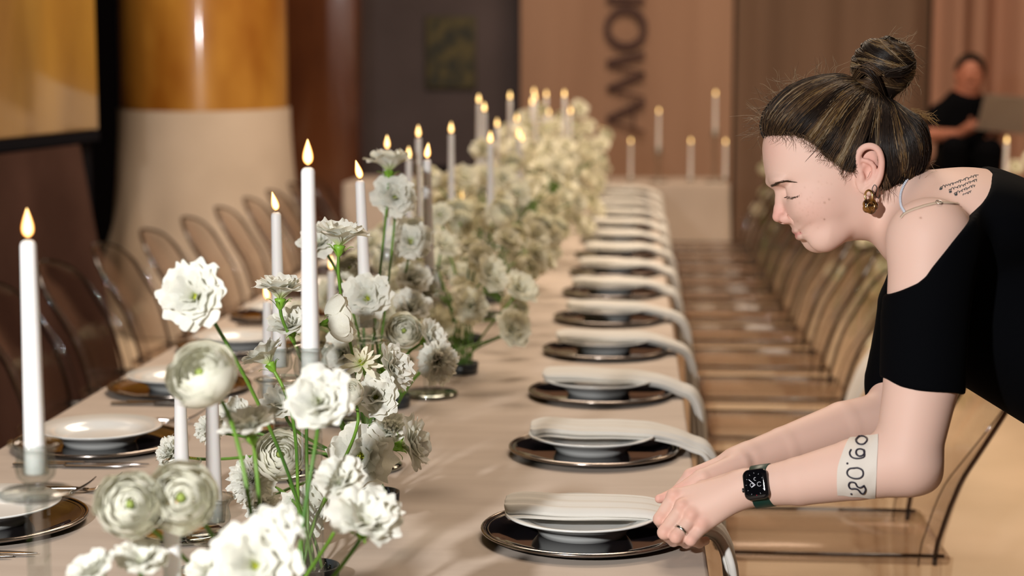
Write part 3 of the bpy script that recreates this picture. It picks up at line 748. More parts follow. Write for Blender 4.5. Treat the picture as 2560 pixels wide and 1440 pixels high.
def flower(px, py, Z, wpx, typ, face, label, group=None, near=True, root=None, bend=None, pos=None, rad=None, spin=None):
    rr = np.random.default_rng(1000 + fcount[0]); fcount[0] += 1
    c = P(px, py, Z) if pos is None else np.array(pos); rd = (wpx / 2 * 1.08 * Z / FPX) if rad is None else rad
    f = face[0] * RV + face[1] * UV - face[2] * FV; f = f / np.linalg.norm(f)
    if root is None:
        bx, by = min(BOWLS, key=lambda q: (q[0] - c[0]) ** 2 + (q[1] - c[1]) ** 2)
        root = np.array([bx + rr.uniform(-.022, .022), by + rr.uniform(-.022, .022), TOP + .013])
    t = thing(NAME[typ], label, 'flower', root, group=group)
    q = Vector(f).to_track_quat('Z', 'Y').to_matrix() @ Matrix.Rotation(rr.uniform(0, 6.28) if spin is None else spin, 3, 'Z')
    eul = q.to_euler(); sc = rd * (1.0 if typ != 'R' else 1.0)
    shift = f * rd * ({'L': .52, 'C': .35, 'R': .55, 'S': .25}[typ]); o = c - shift - root
    pool = BL if near else BF
    lst = pool[typ]; link('bloom', lst[rr.integers(len(lst))], t, o, eul, sc)
    if typ in 'LS': link('flower_center', CTR, t, o, eul, sc * .8)
    if typ == 'R': link('flower_center', RCTR, t, o, eul, sc)
    if near: link('calyx', CAL, t, o, eul, sc * (1.0 if typ != 'R' else .8))
    s0 = o - f * rd * .38; d = np.linalg.norm(s0)
    c1 = s0 - f * d * (.30 if bend is None else .22); c2 = np.array([s0[0] * .12 + rr.uniform(-.02, .02), s0[1] * .12 + rr.uniform(-.02, .02), d * .38])
    if bend is not None: c1 = c1 * .35 + (np.array(P(*bend)) - root) * .65
    u_ = np.linspace(0, 1, 18 if near else 9)[:, None]
    pts = (1 - u_) ** 3 * s0 + 3 * (1 - u_) ** 2 * u_ * c1 + 3 * (1 - u_) * u_ ** 2 * c2
    pts = np.vstack([s0 + f * rd * .1, pts])
    pts[:, 2] = np.maximum(pts[:, 2], 0.0)
    b = MB().tube(pts, np.linspace(.0026, .0024, len(pts)), 7 if near else 5)
    b.obj('stem', M['stem'], t)
    return t
# x, y, depth, width in photo pixels, kind, facing (right, up, towards camera), what it looks like and where
U, Cm = (0, 1, .25), (0, .15, 1)
FLW = [
 (483, 738, 2.15, 150, 'L', (-.1, .2, 1), 'white bloom with yellow eye, alone at upper left'),
 (505, 938, 1.95, 165, 'R', (-.25, .5, .7), 'big blurred round bloom over the left plates'),
 (325, 1262, 1.84, 155, 'R', (.2, .25, 1), 'blurred round bloom, left of the paired round blooms'),
 (455, 1245, 1.86, 165, 'R', (.05, .2, 1), 'blurred round bloom behind the nearest candle flame'),
 (702, 716, 2.62, 118, 'L', (.05, 1, .15), 'upright ruffled bloom on its green calyx left of the tallest candle'),
 (851, 582, 2.66, 122, 'L', (.1, 1, .2), 'upright ruffled bloom on a curved stem right of the tallest candle'),
 (797, 602, 3.00, 95, 'L', (-.3, .6, .8), 'pale bloom half hidden by the tallest candle'),
 (972, 400, 3.40, 104, 'L', (.0, 1, .0), 'topmost bloom, seen from the side in front of a flame'),
 (988, 490, 3.40, 98, 'L', (.05, .2, 1), 'bloom with green eye below the topmost bloom'),
 (1026, 597, 3.50, 106, 'L', (.1, .45, 1), 'wide flat bloom under the one with the green eye'),
 (724, 806, 2.66, 100, 'L', (-.1, .8, .6), 'ruffled bloom below the upright one left of the tallest candle'),
 (658, 885, 2.55, 108, 'L', (-.55, .85, -.05), 'ruffled bloom showing its green sepals above the left plates'),
 (853, 798, 2.56, 112, 'R', (.95, .25, -.1), 'side turned layered bloom on a curved bright stem'),
 (903, 905, 2.60, 92, 'S', (-.1, .6, .8), 'starry bloom with pointed petals below the glass cup'),
 (988, 915, 2.64, 105, 'L', (.75, .35, .5), 'white bloom turned right beside the starry bloom'),
 (940, 990, 2.60, 105, 'L', (.1, .3, .9), 'ruffled bloom hanging under the starry bloom'),
 (872, 985, 2.52, 72, 'R', (-.3, .6, .7), 'small greenish round bloom left of the starry bloom'),
 (798, 1000, 2.00, 150, 'L', (.1, .5, 1), 'blurred ruffled bloom before the thick glass pillar'),
 (700, 1138, 2.52, 118, 'R', (.1, .4, 1), 'sharp cream bloom of round layers left of the glass pillar'),
 (903, 1140, 2.56, 150, 'L', (.05, .15, 1), 'large white bloom with yellow eye right of the glass pillar'),
 (1036, 1108, 2.66, 125, 'L', (.9, .2, .25), 'ruffled bloom at the right edge turned to the bare cloth'),
 (975, 1075, 2.72, 100, 'C', (.2, .5, .6), 'frilled bloom behind the large one with the yellow eye'),
 (848, 1195, 2.12, 118, 'L', (-.1, .7, .6), 'small blurred bloom overlapping the glass pillar'),
 (918, 1292, 2.02, 165, 'L', (.25, .75, .6), 'blurred white bloom over the cloth right of the pillar'),
 (620, 1058, 2.05, 125, 'L', (-.2, .9, .3), 'blurred bloom on a straight stem with bright green calyx'),
 (625, 1200, 2.62, 105, 'C', (-.2, .2, 1), 'sharp frilled bloom behind the straight green stem'),
 (652, 1262, 2.66, 80, 'C', (-.1, -.1, 1), 'sharp frilled bloom low behind the straight green stem'),
 (765, 1272, 2.56, 118, 'L', (.2, .1, 1), 'low white bloom behind the foot of the glass pillar'),
 (690, 1322, 1.86, 125, 'L', (.1, .7, .7), 'blurred bloom rising behind the lowest nearest bloom'),
 (635, 1408, 1.80, 200, 'L', (0, .35, 1), 'largest blurred bloom with green eye at the bottom edge'),
 (520, 1420, 1.90, 110, 'L', (-.3, .7, .6), 'blurred bloom at the bottom edge left of the largest'),
 (228, 1422, 1.82, 120, 'L', (-.4, .8, .4), 'blurred bloom at the bottom edge, farthest left'),
 (352, 1392, 1.86, 120, 'L', (.1, .8, .5), 'blurred bloom at the bottom edge under the round pair'),
 (425, 1132, 2.72, 85, 'C', (-.7, .3, .6), 'frilled bloom beside a short candle and the left plate'),
 (520, 1070, 2.80, 70, 'C', (-.5, .3, .8), 'frilled bloom peeking out behind a short candle'),
 (585, 1040, 2.85, 90, 'L', (-.3, .5, .8), 'pale bloom behind the blurred one with the straight stem'),
 (704, 1004, 2.66, 90, 'L', (-.1, .7, .6), 'white bloom below the glittering glass cup'),
 (1010, 828, 3.10, 84, 'R', (.05, .3, 1), 'rose like bloom with green heart by the glass cup'),
 (1082, 842, 3.12, 88, 'L', (.7, .4, .5), 'bloom turned right beside the rose like bloom'),
 (1094, 905, 3.08, 96, 'C', (.3, .1, 1), 'shaded frilled bloom above the round mirror base'),
 (1028, 762, 3.40, 84, 'L', (.1, .6, .8), 'open bloom above the rose like bloom'),
 (918, 742, 3.05, 110, 'L', (.0, .3, 1), 'large pale bloom behind the leaning candle'),
 (876, 672, 3.20, 66, 'R', (-.2, .5, .8), 'small round bloom between the two tall near candles'),
 (1034, 692, 3.60, 82, 'L', (.3, .5, .8), 'bloom behind the half shaded candle'),
 (852, 880, 3.00, 90, 'L', (-.2, .2, 1), 'pale bloom deep behind the tallest candle'),
 (1100, 535, 4.20, 52, 'L', (.0, .3, 1), 'small open bloom with green eye right of the half shaded candle'),
 (1092, 622, 4.40, 60, 'L', (.2, .4, 1), 'small bloom below the low flame'),
 (1150, 562, 4.60, 64, 'R', (.1, .3, 1), 'tall cream bloom on a stem left of the far bed'),
 (1450, 272, 9.60, 40, 'L', (.5, .3, 1), 'tallest pale bloom of the far end near the dark lettering')]
BEND = {0: (545, 850, 2.18), 4: (708, 830, 2.62), 5: (835, 760, 2.66), 7: (962, 560, 3.4), 12: (795, 830, 2.58), 24: (636, 1230, 2.08), 23: (865, 1400, 2.05)}
for i, (x, y, Z, w, ty, fc, lab) in enumerate(FLW):
    flower(x, y, Z, w, ty, fc, lab, group='white flowers of the table runner', near=Z < 4, bend=BEND.get(i))
# the massed blooms of the far runner: a loose bank from the middle of the table to its end
rr = np.random.default_rng(42); placed = []
def bank(n, y0, y1, x0, x1, zf, r0, r1, label, group, minr=.8, face=None, root=None, tries=9000, zoff=0.0):
    k = 0
    for _ in range(tries):
        if k >= n: break
        y = rr.uniform(y0, y1); x = rr.uniform(x0, x1); s = (y - y0) / (y1 - y0); u = (x - x0) / (x1 - x0) * 2 - 1
        zt = zf(s, u); z = TOP + .05 + (zt - .05) * rr.uniform(0, 1) ** .7 if root is None else zoff + zt * rr.uniform(.15, 1)
        r = rr.uniform(r0, r1); c = np.array([x, y, z])
        if any(np.linalg.norm(c - q) < minr * (r + w) for q, w in placed): continue
        px_, py_, Zc = proj(c)
        placed.append((c, r)); k += 1
        ty = 'LLLLRRC'[rr.integers(7)]
        f = (u * .8 + rr.uniform(-.4, .4), rr.uniform(.2, .8), rr.uniform(.3, 1.1)) if face is None else (face[0] + rr.uniform(-.5, .5), rr.uniform(.1, .8), rr.uniform(.3, 1))
        rt = None if root is None else np.array([x + rr.uniform(-.04, .04), y + rr.uniform(-.04, .04), root])
        flower(0, 0, Zc, 0, ty, f, label, group, near=False, pos=c, rad=r, root=rt)
    return k
bank(95, 3.7, 5.9, -.76, -.24, lambda s, u: (.30 + .16 * s) * (1 - .35 * u * u), .036, .043, 'blurred cream bloom packed in the middle stretch of the flower runner', 'blooms of the middle stretch', minr=.8)
bank(150, 5.9, 10.3, -.76, -.16, lambda s, u: (.40 + .20 * s) * (1 - .4 * u * u), .036, .044, 'small blurred cream bloom massed in the far flower bed under the candles', 'blooms of the far bed', minr=.85)
bank(14, 7.2, 9.3, 1.85, 2.3, lambda s, u: .42 * (1 - .3 * u * u), .036, .045, 'blurred cream bloom on the neighbouring table behind the woman', 'blooms on the neighbouring table', root=TOP, zoff=TOP)
bank(34, 7.6, 10.9, 1.18, 1.55, lambda s, u: .86 * (1 - .3 * u * u), .045, .06, 'blurred yellowish bloom standing on the floor behind the clear chairs', 'blooms standing behind the chairs', root=0.0)
bank(10, 11.25, 11.7, .74, .98, lambda s, u: .95, .04, .055, 'blurred cream bloom beside the far cross table left of the face', 'blooms beside the cross table', root=0.0)
# ------------------------------------------------------------------ implicit bodies and their surface meshing
class Field:
    def __init__(s): s.it = []
    def add(s, fn, c, br, k=.01, op='u'): s.it.append((fn, np.asarray(c, float), br, k, op)); return s
    def cap(s, a, b, ra, rb=None, k=.01, op='u'):
        a, b = np.asarray(a, float), np.asarray(b, float); rb = ra if rb is None else rb
        ab = b - a; L2 = ab @ ab
        def fn(p):
            t = np.clip((p - a) @ ab / L2, 0, 1)
            return np.linalg.norm(p - a - t[:, None] * ab, axis=1) - (ra + (rb - ra) * t)
        return s.add(fn, (a + b) / 2, math.sqrt(L2) / 2 + max(ra, rb), k, op)
    def chain(s, pts, rads, k=.01, op='u'):
        if op != 'u' or len(pts) < 3:
            for i in range(len(pts) - 1): s.cap(pts[i], pts[i + 1], rads[i], rads[i + 1], k, op)
            return s
        G = Field(); ki = min(k, .003)
        for i in range(len(pts) - 1): G.cap(pts[i], pts[i + 1], rads[i], rads[i + 1], ki)
        q = np.asarray(pts, float); c = (q.min(0) + q.max(0)) / 2
        return s.add(lambda p: G.ev(p), c, np.linalg.norm(q - c, axis=1).max() + max(rads), k, op)
    def ell(s, c, r, axes=None, k=.01, op='u'):
        c, r = np.asarray(c, float), np.asarray(r, float); A = np.eye(3) if axes is None else np.asarray(axes)
        def fn(p):
            q = (p - c) @ A.T; k0 = np.linalg.norm(q / r, axis=1); k1 = np.linalg.norm(q / (r * r), axis=1) + 1e-9
            return k0 * (k0 - 1) / k1
        return s.add(fn, c, r.max(), k, op)
    def ev(s, p, items=None):
        d = np.full(len(p), 1e3)
        for fn, c, br, k, op in (s.it if items is None else items):
            e = fn(p)
            if op == 'u':
                h = np.maximum(k - np.abs(d - e), 0) / k; d = np.minimum(d, e) - h * h * k * .25
            elif op == 's':
                e = -e; h = np.maximum(k - np.abs(d - e), 0) / k; d = np.maximum(d, e) + h * h * k * .25
            else:
                h = np.maximum(k - np.abs(d - e), 0) / k; d = np.maximum(d, e) + h * h * k * .25
        return d
    def near(s, c, rad): return [i for i in s.it if i[4] == 'i' or np.linalg.norm(i[1] - c) - i[2] < rad + i[3] + .004]
    def grad(s, p, e=8e-4):
        g = np.stack([s.ev(p + np.eye(3)[i] * e) - s.ev(p - np.eye(3)[i] * e) for i in range(3)], 1) / (2 * e)
        return g
    def mesh(s, h, lo, hi, n=16):
        lo, hi = np.asarray(lo, float), np.asarray(hi, float); nb = np.ceil((hi - lo) / (h * n)).astype(int) + 1
        I = np.stack(np.meshgrid(*[np.arange(k) for k in nb], indexing='ij'), -1).reshape(-1, 3)
        cen = lo + (I + .5) * h * n; hd = h * n * .5 * 1.7321
        f = np.concatenate([s.ev(c) for c in np.array_split(cen, max(1, len(cen) // 20000))])
        act = I[np.abs(f) < hd * 1.7 + .004]
        N = nb * n + 2; ax = np.arange(n + 1)
        nodes = np.stack(np.meshgrid(ax, ax, ax, indexing='ij'), -1).reshape(-1, 3)
        ids, pos, quads = [], [], []
        for bidx in act:
            o = bidx * n; c = lo + (bidx + .5) * h * n
            it = s.near(c, hd)
            if not any(i[4] == 'u' for i in it): continue
            V = s.ev(lo + (o + nodes) * h, it).reshape(n + 1, n + 1, n + 1)
            sg = V < 0
            if sg.all() or not sg.any(): continue
            acc = np.zeros((n, n, n, 3)); cnt = np.zeros((n, n, n))
            for a in range(3):
                for du in (0, 1):
                    for dv in (0, 1):
                        sl0 = [slice(0, n)] * 3; b_, c_ = (a + 1) % 3, (a + 2) % 3
                        sl0[b_] = slice(du, n + du); sl0[c_] = slice(dv, n + dv); sl1 = list(sl0); sl1[a] = slice(1, n + 1)
                        v0, v1 = V[tuple(sl0)], V[tuple(sl1)]; cr = (v0 < 0) != (v1 < 0)
                        t = np.where(cr, v0 / np.where(cr, v0 - v1, 1), 0)
                        w = np.zeros((n, n, n, 3)); w[..., a] = t; w[..., b_] = du; w[..., c_] = dv
                        acc += w * cr[..., None]; cnt += cr
            m = cnt > 0; ci = np.argwhere(m)
            if len(ci) == 0: continue
            g = o + ci; ids.append((g[:, 0] * N[1] + g[:, 1]) * N[2] + g[:, 2])
            pos.append(lo + (o + ci + acc[m] / cnt[m][:, None]) * h)
            for a in range(3):
                b_, c_ = (a + 1) % 3, (a + 2) % 3
                sl0 = [slice(0, n)] * 3; sl1 = list(sl0); sl1[a] = slice(1, n + 1)
                s0, s1 = sg[tuple(sl0)], sg[tuple(sl1)]
                e = np.argwhere(s0 != s1)
                if len(e) == 0: continue
                ge = o + e; ok = (ge[:, b_] > 0) & (ge[:, c_] > 0); e, ge = e[ok], ge[ok]
                db, dc = np.zeros(3, int), np.zeros(3, int); db[b_] = 1; dc[c_] = 1
                cid = lambda q: (q[:, 0] * N[1] + q[:, 1]) * N[2] + q[:, 2]
                Q = np.stack([cid(ge - db - dc), cid(ge - dc), cid(ge), cid(ge - db)], 1)
                ins = s0[e[:, 0], e[:, 1], e[:, 2]]
                Q[~ins] = Q[~ins][:, ::-1]; quads.append(Q)
        ids = np.concatenate(ids); pos = np.concatenate(pos); quads = np.concatenate(quads)
        u, ix = np.unique(ids, return_index=True); pos = pos[ix]
        k = np.searchsorted(u, quads); k = np.minimum(k, len(u) - 1); ok = (u[k] == quads).all(1)
        return pos, k[ok]
def field_obj(name, V, Q, m, parent=None, colors=None):
    me = bpy.data.meshes.new(name)
    me.vertices.add(len(V)); me.vertices.foreach_set('co', V.astype(np.float32).ravel())
    me.loops.add(Q.size); me.loops.foreach_set('vertex_index', Q.astype(np.int32).ravel())
    me.polygons.add(len(Q)); me.polygons.foreach_set('loop_start', np.arange(0, Q.size, 4, dtype=np.int32))
    try: me.polygons.foreach_set('loop_total', np.full(len(Q), 4, dtype=np.int32))
    except Exception: pass
    me.update(calc_edges=True); me.validate()
    me.polygons.foreach_set('use_smooth', np.ones(len(me.polygons), bool))
    if colors is not None:
        ca = me.color_attributes.new('tone', 'FLOAT_COLOR', 'POINT')
        ca.data.foreach_set('color', np.concatenate([colors, np.ones((len(colors), 1))], 1).astype(np.float32).ravel())
    me.materials.append(m)
    return link(name, me, parent)
def attr_color(m, name='tone'):
    b = m.node_tree.nodes['Principled BSDF']; a = nd(m, 'ShaderNodeAttribute', attribute_name=name)
    lk(m, a.outputs['Color'], b.inputs['Base Color']); return m
def sstep(a, b, x): t = np.clip((x - a) / (b - a), 0, 1); return t * t * (3 - 2 * t)
class Outline:                                   # signed distance (m, positive inside) to a closed 2-D outline, on a pixel grid
    def __init__(s, pts, ppm, smooth=6, pad=130):
        p = np.asarray(pts, float); n = len(p); c = spline(np.vstack([p[-2:], p, p[:3]]), (n + 4) * smooth)
        k = smooth * 2; c = c[k:-k * 1]
        s.lo = p.min(0) - pad; sz = np.ceil(p.max(0) + pad - s.lo).astype(int) // 2 + 2
        gx, gy = np.meshgrid(s.lo[0] + 2 * np.arange(sz[0]), s.lo[1] + 2 * np.arange(sz[1]), indexing='ij')
        q = np.stack([gx.ravel(), gy.ravel()], 1); D = np.full(len(q), 1e9); ins = np.zeros(len(q), bool)
        for i in range(len(c)):
            a, b = c[i], c[(i + 1) % len(c)]; ab = b - a; L = ab @ ab
            if L < 1e-9: continue
            t = np.clip((q - a) @ ab / L, 0, 1); D = np.minimum(D, ((q - a - t[:, None] * ab) ** 2).sum(1))
            cr = (a[1] > q[:, 1]) != (b[1] > q[:, 1])
            ins ^= cr & (q[:, 0] < (b[0] - a[0]) * (q[:, 1] - a[1]) / (b[1] - a[1] + 1e-12) + a[0])
        g = (np.sqrt(D) * np.where(ins, 1, -1) / ppm).reshape(gx.shape); bl = g.copy()
        for _ in range(3):                       # soften the ridge deep inside the outline
            for ax in (0, 1):
                c_ = np.cumsum(np.concatenate([np.repeat(bl.take([0], ax), 9, ax), bl, np.repeat(bl.take([-1], ax), 8, ax)], ax), ax)
                n_ = bl.shape[ax]; bl = (c_.take(range(16, 16 + n_), ax) - np.concatenate([np.zeros_like(c_.take([0], ax)), c_], ax).take(range(0, n_), ax)) / 17
        w = np.clip((g - .012) / .03, 0, 1); w = w * w * (3 - 2 * w); s.g = g * (1 - w) + bl * w
    def __call__(s, u, v):
        x = np.clip((u - s.lo[0]) / 2, 0, s.g.shape[0] - 1.001); y = np.clip((v - s.lo[1]) / 2, 0, s.g.shape[1] - 1.001)
        i, j = x.astype(int), y.astype(int); a, b = x - i, y - j; g = s.g
        return g[i, j] * (1 - a) * (1 - b) + g[i + 1, j] * a * (1 - b) + g[i, j + 1] * (1 - a) * b + g[i + 1, j + 1] * a * b
# ------------------------------------------------------------------ the woman leaning over the table
HZ = 2.60; PPM = FPX / HZ
HO = P(2080, 430, HZ)
def hs(u, v, s=0.0): return HO + (u - 2080) / PPM * RV - (v - 430) / PPM * UV + s * FV     # head space: photo outline plane, s = away from the camera
def uvs(p):
    q = p - HO; return 2080 + (q @ RV) * PPM, 430 - (q @ UV) * PPM, q @ FV
FACE = Outline([(1908, 360), (1909, 395), (1914, 430), (1920, 453), (1927, 465), (1940, 478), (1949, 495), (1955, 518), (1961, 540), (1967, 552), (1975, 561), (1982, 571), (1986, 579), (1995, 583), (1993, 588), (1997, 596), (2006, 599), (2019, 602), (2028, 612), (2040, 624), (2055, 629), (2072, 625), (2090, 612), (2108, 596), (2130, 575), (2180, 545), (2230, 490), (2268, 430), (2281, 365), (2262, 300), (2215, 262), (2150, 240), (2080, 236), (2000, 252), (1945, 292), (1918, 330)], PPM)
def face_fn(p):
    u, v, s = uvs(p); D = FACE(u, v)
    t = ((u - 2125) * -.49 + (v - 450) * -.87) / PPM
    W = .0455 + .0155 * sstep(-.15, -.06, t) + .0105 * sstep(-.06, .03, t)
    q = np.maximum(0, 1 - D / .098)
    return ((q ** 2.45 + (np.abs(s) / W) ** 2.35) ** (1 / 2.4) - 1) * .060
BF_ = Field()
BF_.add(face_fn, hs(2090, 430), .19, .01)
AX = np.stack([RV, UV, FV])
def E(u, v, s, ru, rv, rs, k=.006, op='u', ang=0.0, F=BF_):
    c, n = math.cos(R(ang)), math.sin(R(ang)); A = np.stack([c * RV + n * UV, -n * RV + c * UV, FV])
    F.ell(hs(u, v, s), (ru, rv, rs), A, k, op)
# neck, shoulders, chest
BF_.chain([hs(2150, 510), hs(2245, 528), hs(2360, 560)], [.049, .050, .062], k=.03)
E(2425, 565, 0, .125, .081, .150, .035, ang=-8)
BF_.cap(hs(2300, 585, 0), P(2325, 602, 2.45), .052, .057, k=.03)
BF_.cap(hs(2300, 585, 0), P(2335, 612, 2.77), .052, .057, k=.03)
BF_.chain([hs(2440, 600), hs(2700, 750), hs(2960, 990)], [.085, .105, .125], k=.05)
# near (left) arm
BF_.chain([P(2325, 602, 2.445), P(2303, 960, 2.425), P(2268, 1142, 2.42)], [.056, .0515, .045], k=.02)
BF_.cap(P(2300, 1172, 2.42), P(2316, 1192, 2.425), .020, .016, k=.03)
BF_.chain([P(2262, 1160, 2.42), P(2140, 1173, 2.44), P(2000, 1203, 2.475), P(1900, 1217, 2.50), P(1862, 1222, 2.505)], [.0440, .0432, .0345, .0275, .0270], k=.02)
# far (right) arm
BF_.chain([P(2335, 612, 2.77), P(2260, 900, 2.77), P(2240, 1040, 2.74)], [.055, .048, .043], k=.02)
BF_.chain([P(2240, 1042, 2.74), P(2110, 1068, 2.71), P(1960, 1118, 2.665), P(1845, 1158, 2.63)], [.043, .0400, .0310, .0255], k=.02)
# face features
BF_.chain([hs(1954, 474), hs(1951, 500), hs(1948, 522), hs(1945.5, 541)], [.0078, .0075, .0078, .0088], k=.007)
for sg in (-1, 1):
    E(1961, 547, sg * .0100, .0098, .0078, .0078, .005)
    E(1952, 476, sg * .033, .012, .010, .013, .016, 's')
    E(1985, 479, sg * .0335, .0170, .0140, .0150, .007)
    E(1944, 456, sg * .026, .012, .006, .020, .010, ang=-15)
    E(2030, 512, sg * .040, .030, .022, .016, .022)
    E(2060, 590, sg * .030, .026, .018, .016, .02, ang=25)
    BF_.chain([hs(1969, 463, sg * .041), hs(1984, 462, sg * .0445), hs(2003, 470, sg * .047)], [.0008] * 3, .004, 's')
    BF_.chain([hs(1964, 489, sg * .032), hs(1980, 493.5, sg * .040), hs(1996, 489, sg * .0435), hs(2003, 482, sg * .046)], [.0010] * 4, .0025, 's')
    E(1953, 555.5, sg * .0065, .0042, .0022, .003, .002, 's', ang=10)
    BF_.chain([hs(1967, 538, sg * .017), hs(1974, 550, sg * .0205), hs(1976, 558, sg * .019)], [.0011] * 3, .004, 's')
    BF_.chain([hs(1984, 580.5, 0), hs(1999, 583, sg * .014), hs(2015, 583, sg * .0245)], [.0013, .0012, .0010], .003, 's')
    BF_.chain([hs(2016, 582, sg * .026), hs(2030, 590, sg * .031), hs(2044, 600, sg * .033)], [.0006] * 3, .004, 's')
    E(1999, 591, sg * .006, .0052, .0048, .012, .004, ang=-20)
    E(1990, 577, sg * .005, .0045, .0035, .010, .004)
# ears
for sg in (-1, 1):
    s0 = sg * .0715
    E(2146, 436, s0, .0165, .034, .0085, .006, ang=-14)
    hl = spline([(2124, 428, s0 + sg * .001), (2119, 408, s0 + sg * .006), (2122, 390, s0 + sg * .010), (2134, 379, s0 + sg * .013), (2150, 378, s0 + sg * .015), (2165, 388, s0 + sg * .016), (2173, 412, s0 + sg * .015), (2172, 440, s0 + sg * .012), (2164, 462, s0 + sg * .009), (2152, 480, s0 + sg * .006), (2144, 488, s0 + sg * .005)], 40)
    BF_.chain([hs(*q) for q in hl], list(np.interp(np.linspace(0, 1, 40), [0, .68, .9, 1], [.0040, .0040, .0060, .0056])), .003)
    E(2140, 443, s0 + sg * .011, .0085, .0145, .009, .004, 's', ang=-12)
    E(2146, 403, s0 + sg * .013, .0085, .0095, .006, .004, 's', ang=-10)
    BF_.chain([hs(*q) for q in spline([(2131, 410, s0 + sg * .008), (2148, 416, s0 + sg * .010), (2158, 432, s0 + sg * .010), (2153, 455, s0 + sg * .008), (2142, 465, s0 + sg * .006)], 8)], [.0030] * 8, .003)
    E(2129, 452, s0 + sg * .004, .005, .007, .005, .004)
# near hand: metacarpals, then fingers closing on the napkin
def hand(F, wr, mcp, pip, dip, tip, rm, rf, kk=.012):
    for w, m, r in zip(wr, mcp, rm): F.cap(w, m, r[0], r[1], k=kk)
    for m, p, d, t, r in zip(mcp, pip, dip, tip, rf):
        G = Field().chain([m, p, d, t], r, k=.004)
        c = (np.array(m) + np.array(t)) / 2; F.add(lambda q, G=G: G.ev(q), c, max(np.linalg.norm(np.array(x) - c) for x in (m, p, d, t)) + .014, .0035)
hand(BF_, [P(1862, 1207, 2.500), P(1860, 1217, 2.497), P(1858, 1228, 2.497), P(1856, 1238, 2.50)],
     [P(1686, 1243, 2.535), P(1706, 1271, 2.515), P(1731, 1294, 2.505), P(1757, 1315, 2.505)],
     [P(1650, 1298, 2.520), P(1661, 1331, 2.500), P(1690, 1342, 2.490), P(1727, 1350, 2.492)],
     [P(1668, 1332, 2.545), P(1684, 1352, 2.530), P(1716, 1357, 2.520), P(1748, 1357, 2.520)],
     [P(1694, 1340, 2.565), P(1706, 1350, 2.555), P(1736, 1352, 2.545), P(1764, 1352, 2.540)],
     [(.0175, .0115), (.0175, .0115), (.0170, .0110), (.0160, .0105)],
     [(.0112, .0098, .0082, .0072), (.0112, .0100, .0085, .0074), (.0108, .0094, .0080, .0070), (.0100, .0084, .0074, .0064)])
E2 = lambda px, py, Z, r, k: BF_.ell(P(px, py, Z), (r, r, r), None, k)
for (px, py, Z) in ((1684, 1236, 2.527), (1704, 1263, 2.507), (1729, 1287, 2.497), (1755, 1308, 2.498)): E2(px, py, Z, .0085, .008)
BF_.chain([P(1840, 1205, 2.525), P(1760, 1225, 2.56), P(1712, 1262, 2.585), P(1690, 1296, 2.590)], [.017, .0135, .0105, .0085], k=.010)
# far hand behind it
hand(BF_, [P(1872, 1142, 2.635), P(1870, 1146, 2.640), P(1868, 1152, 2.644), P(1866, 1157, 2.648)],
     [P(1727, 1190, 2.630), P(1724, 1206, 2.648), P(1730, 1225, 2.664), P(1740, 1243, 2.672)],
     [P(1690, 1232, 2.640), P(1690, 1250, 2.660), P(1700, 1265, 2.675), P(1718, 1275, 2.680)],
     [P(1684, 1265, 2.640), P(1686, 1282, 2.655), P(1698, 1295, 2.668), P(1716, 1302, 2.672)],
     [P(1690, 1288, 2.635), P(1692, 1304, 2.645), P(1704, 1315, 2.655), P(1720, 1318, 2.660)],
     [(.0175, .0115), (.0175, .0115), (.017, .011), (.016, .010)],
     [(.0108, .0092, .0080, .0070), (.0110, .0096, .0082, .0072), (.0105, .0090, .0078, .0070), (.0095, .0082, .0072, .0064)])
BF_.chain([P(1850, 1158, 2.615), P(1755, 1198, 2.585), P(1700, 1228, 2.578), P(1668, 1244, 2.572), P(1648, 1247, 2.568)], [.0165, .0150, .0105, .0088, .0066], k=.008)
V, Q = BF_.mesh(.0017, (-.1, 2.15, .72), (1.35, 3.05, 1.55))
u, v, s = uvs(V)
base = np.array([.75, .505, .415]); tone = np.repeat(base[None], len(V), 0)
def blend(c, w): 
    global tone
    tone = tone * (1 - w[:, None]) + np.array(c)[None] * w[:, None]
def spot(px, py, Z, r): return np.exp(-(np.linalg.norm(V - (hs(px, py, Z) if abs(Z) < 1 else P(px, py, Z)), axis=1) / r) ** 2)
red = (.72, .34, .28)
for a in ((1945, 540, -.004, .020, .75), (2015, 525, -.05, .034, .28), (2150, 420, -.085, .034, .60), (2066, 618, -.02, .02, .25), (1915, 370, -.03, .03, .3)): blend(red, a[4] * spot(*a[:4]))
for a in ((1684, 1236, 2.52), (1704, 1263, 2.50), (1729, 1287, 2.49), (1755, 1308, 2.49), (1650, 1298, 2.51), (1661, 1331, 2.49), (1690, 1342, 2.48), (1727, 1350, 2.48)): blend((.72, .36, .28), .55 * spot(*a, .012))
for a in ((1648, 1247, 2.565), (1700, 1228, 2.57), (1740, 1190, 2.61)): blend((.74, .40, .33), .8 * spot(*a, .022))
mouth = np.exp(-(np.minimum(0, 1) + ((u - (1990 + np.abs(s) / .0245 * 24)) / 14) ** 2 + ((v - (587 - np.abs(s) / .0245 * 3)) / (11 * (1.02 - np.minimum(np.abs(s) / .0245, 1)) + .5)) ** 2)) * (np.abs(s) < .026) * (u < 2025)
blend((.60, .22, .20), np.clip(1.25 * mouth, 0, .9))
frk = np.random.default_rng(3)
for _ in range(60):
    fu, fv = frk.normal(2010, 32), frk.normal(520, 26); d2 = ((u - fu) ** 2 + (v - fv) ** 2) / frk.uniform(1.2, 2.4) ** 2
    blend((.48, .24, .15), frk.uniform(.10, .32) * np.exp(-d2) * (s < 0))
for fu, fv in ((2053, 504), (2044, 552), (2223, 558), (2042, 512)): blend((.33, .15, .09), .8 * np.exp(-((u - fu) ** 2 + (v - fv) ** 2) / 5) * (s < 0))
M['skin'] = attr_color(mat('skin', rough=0.56, spec=0.25, **{'Subsurface Weight': 0.12, 'Subsurface Scale': 0.006}))
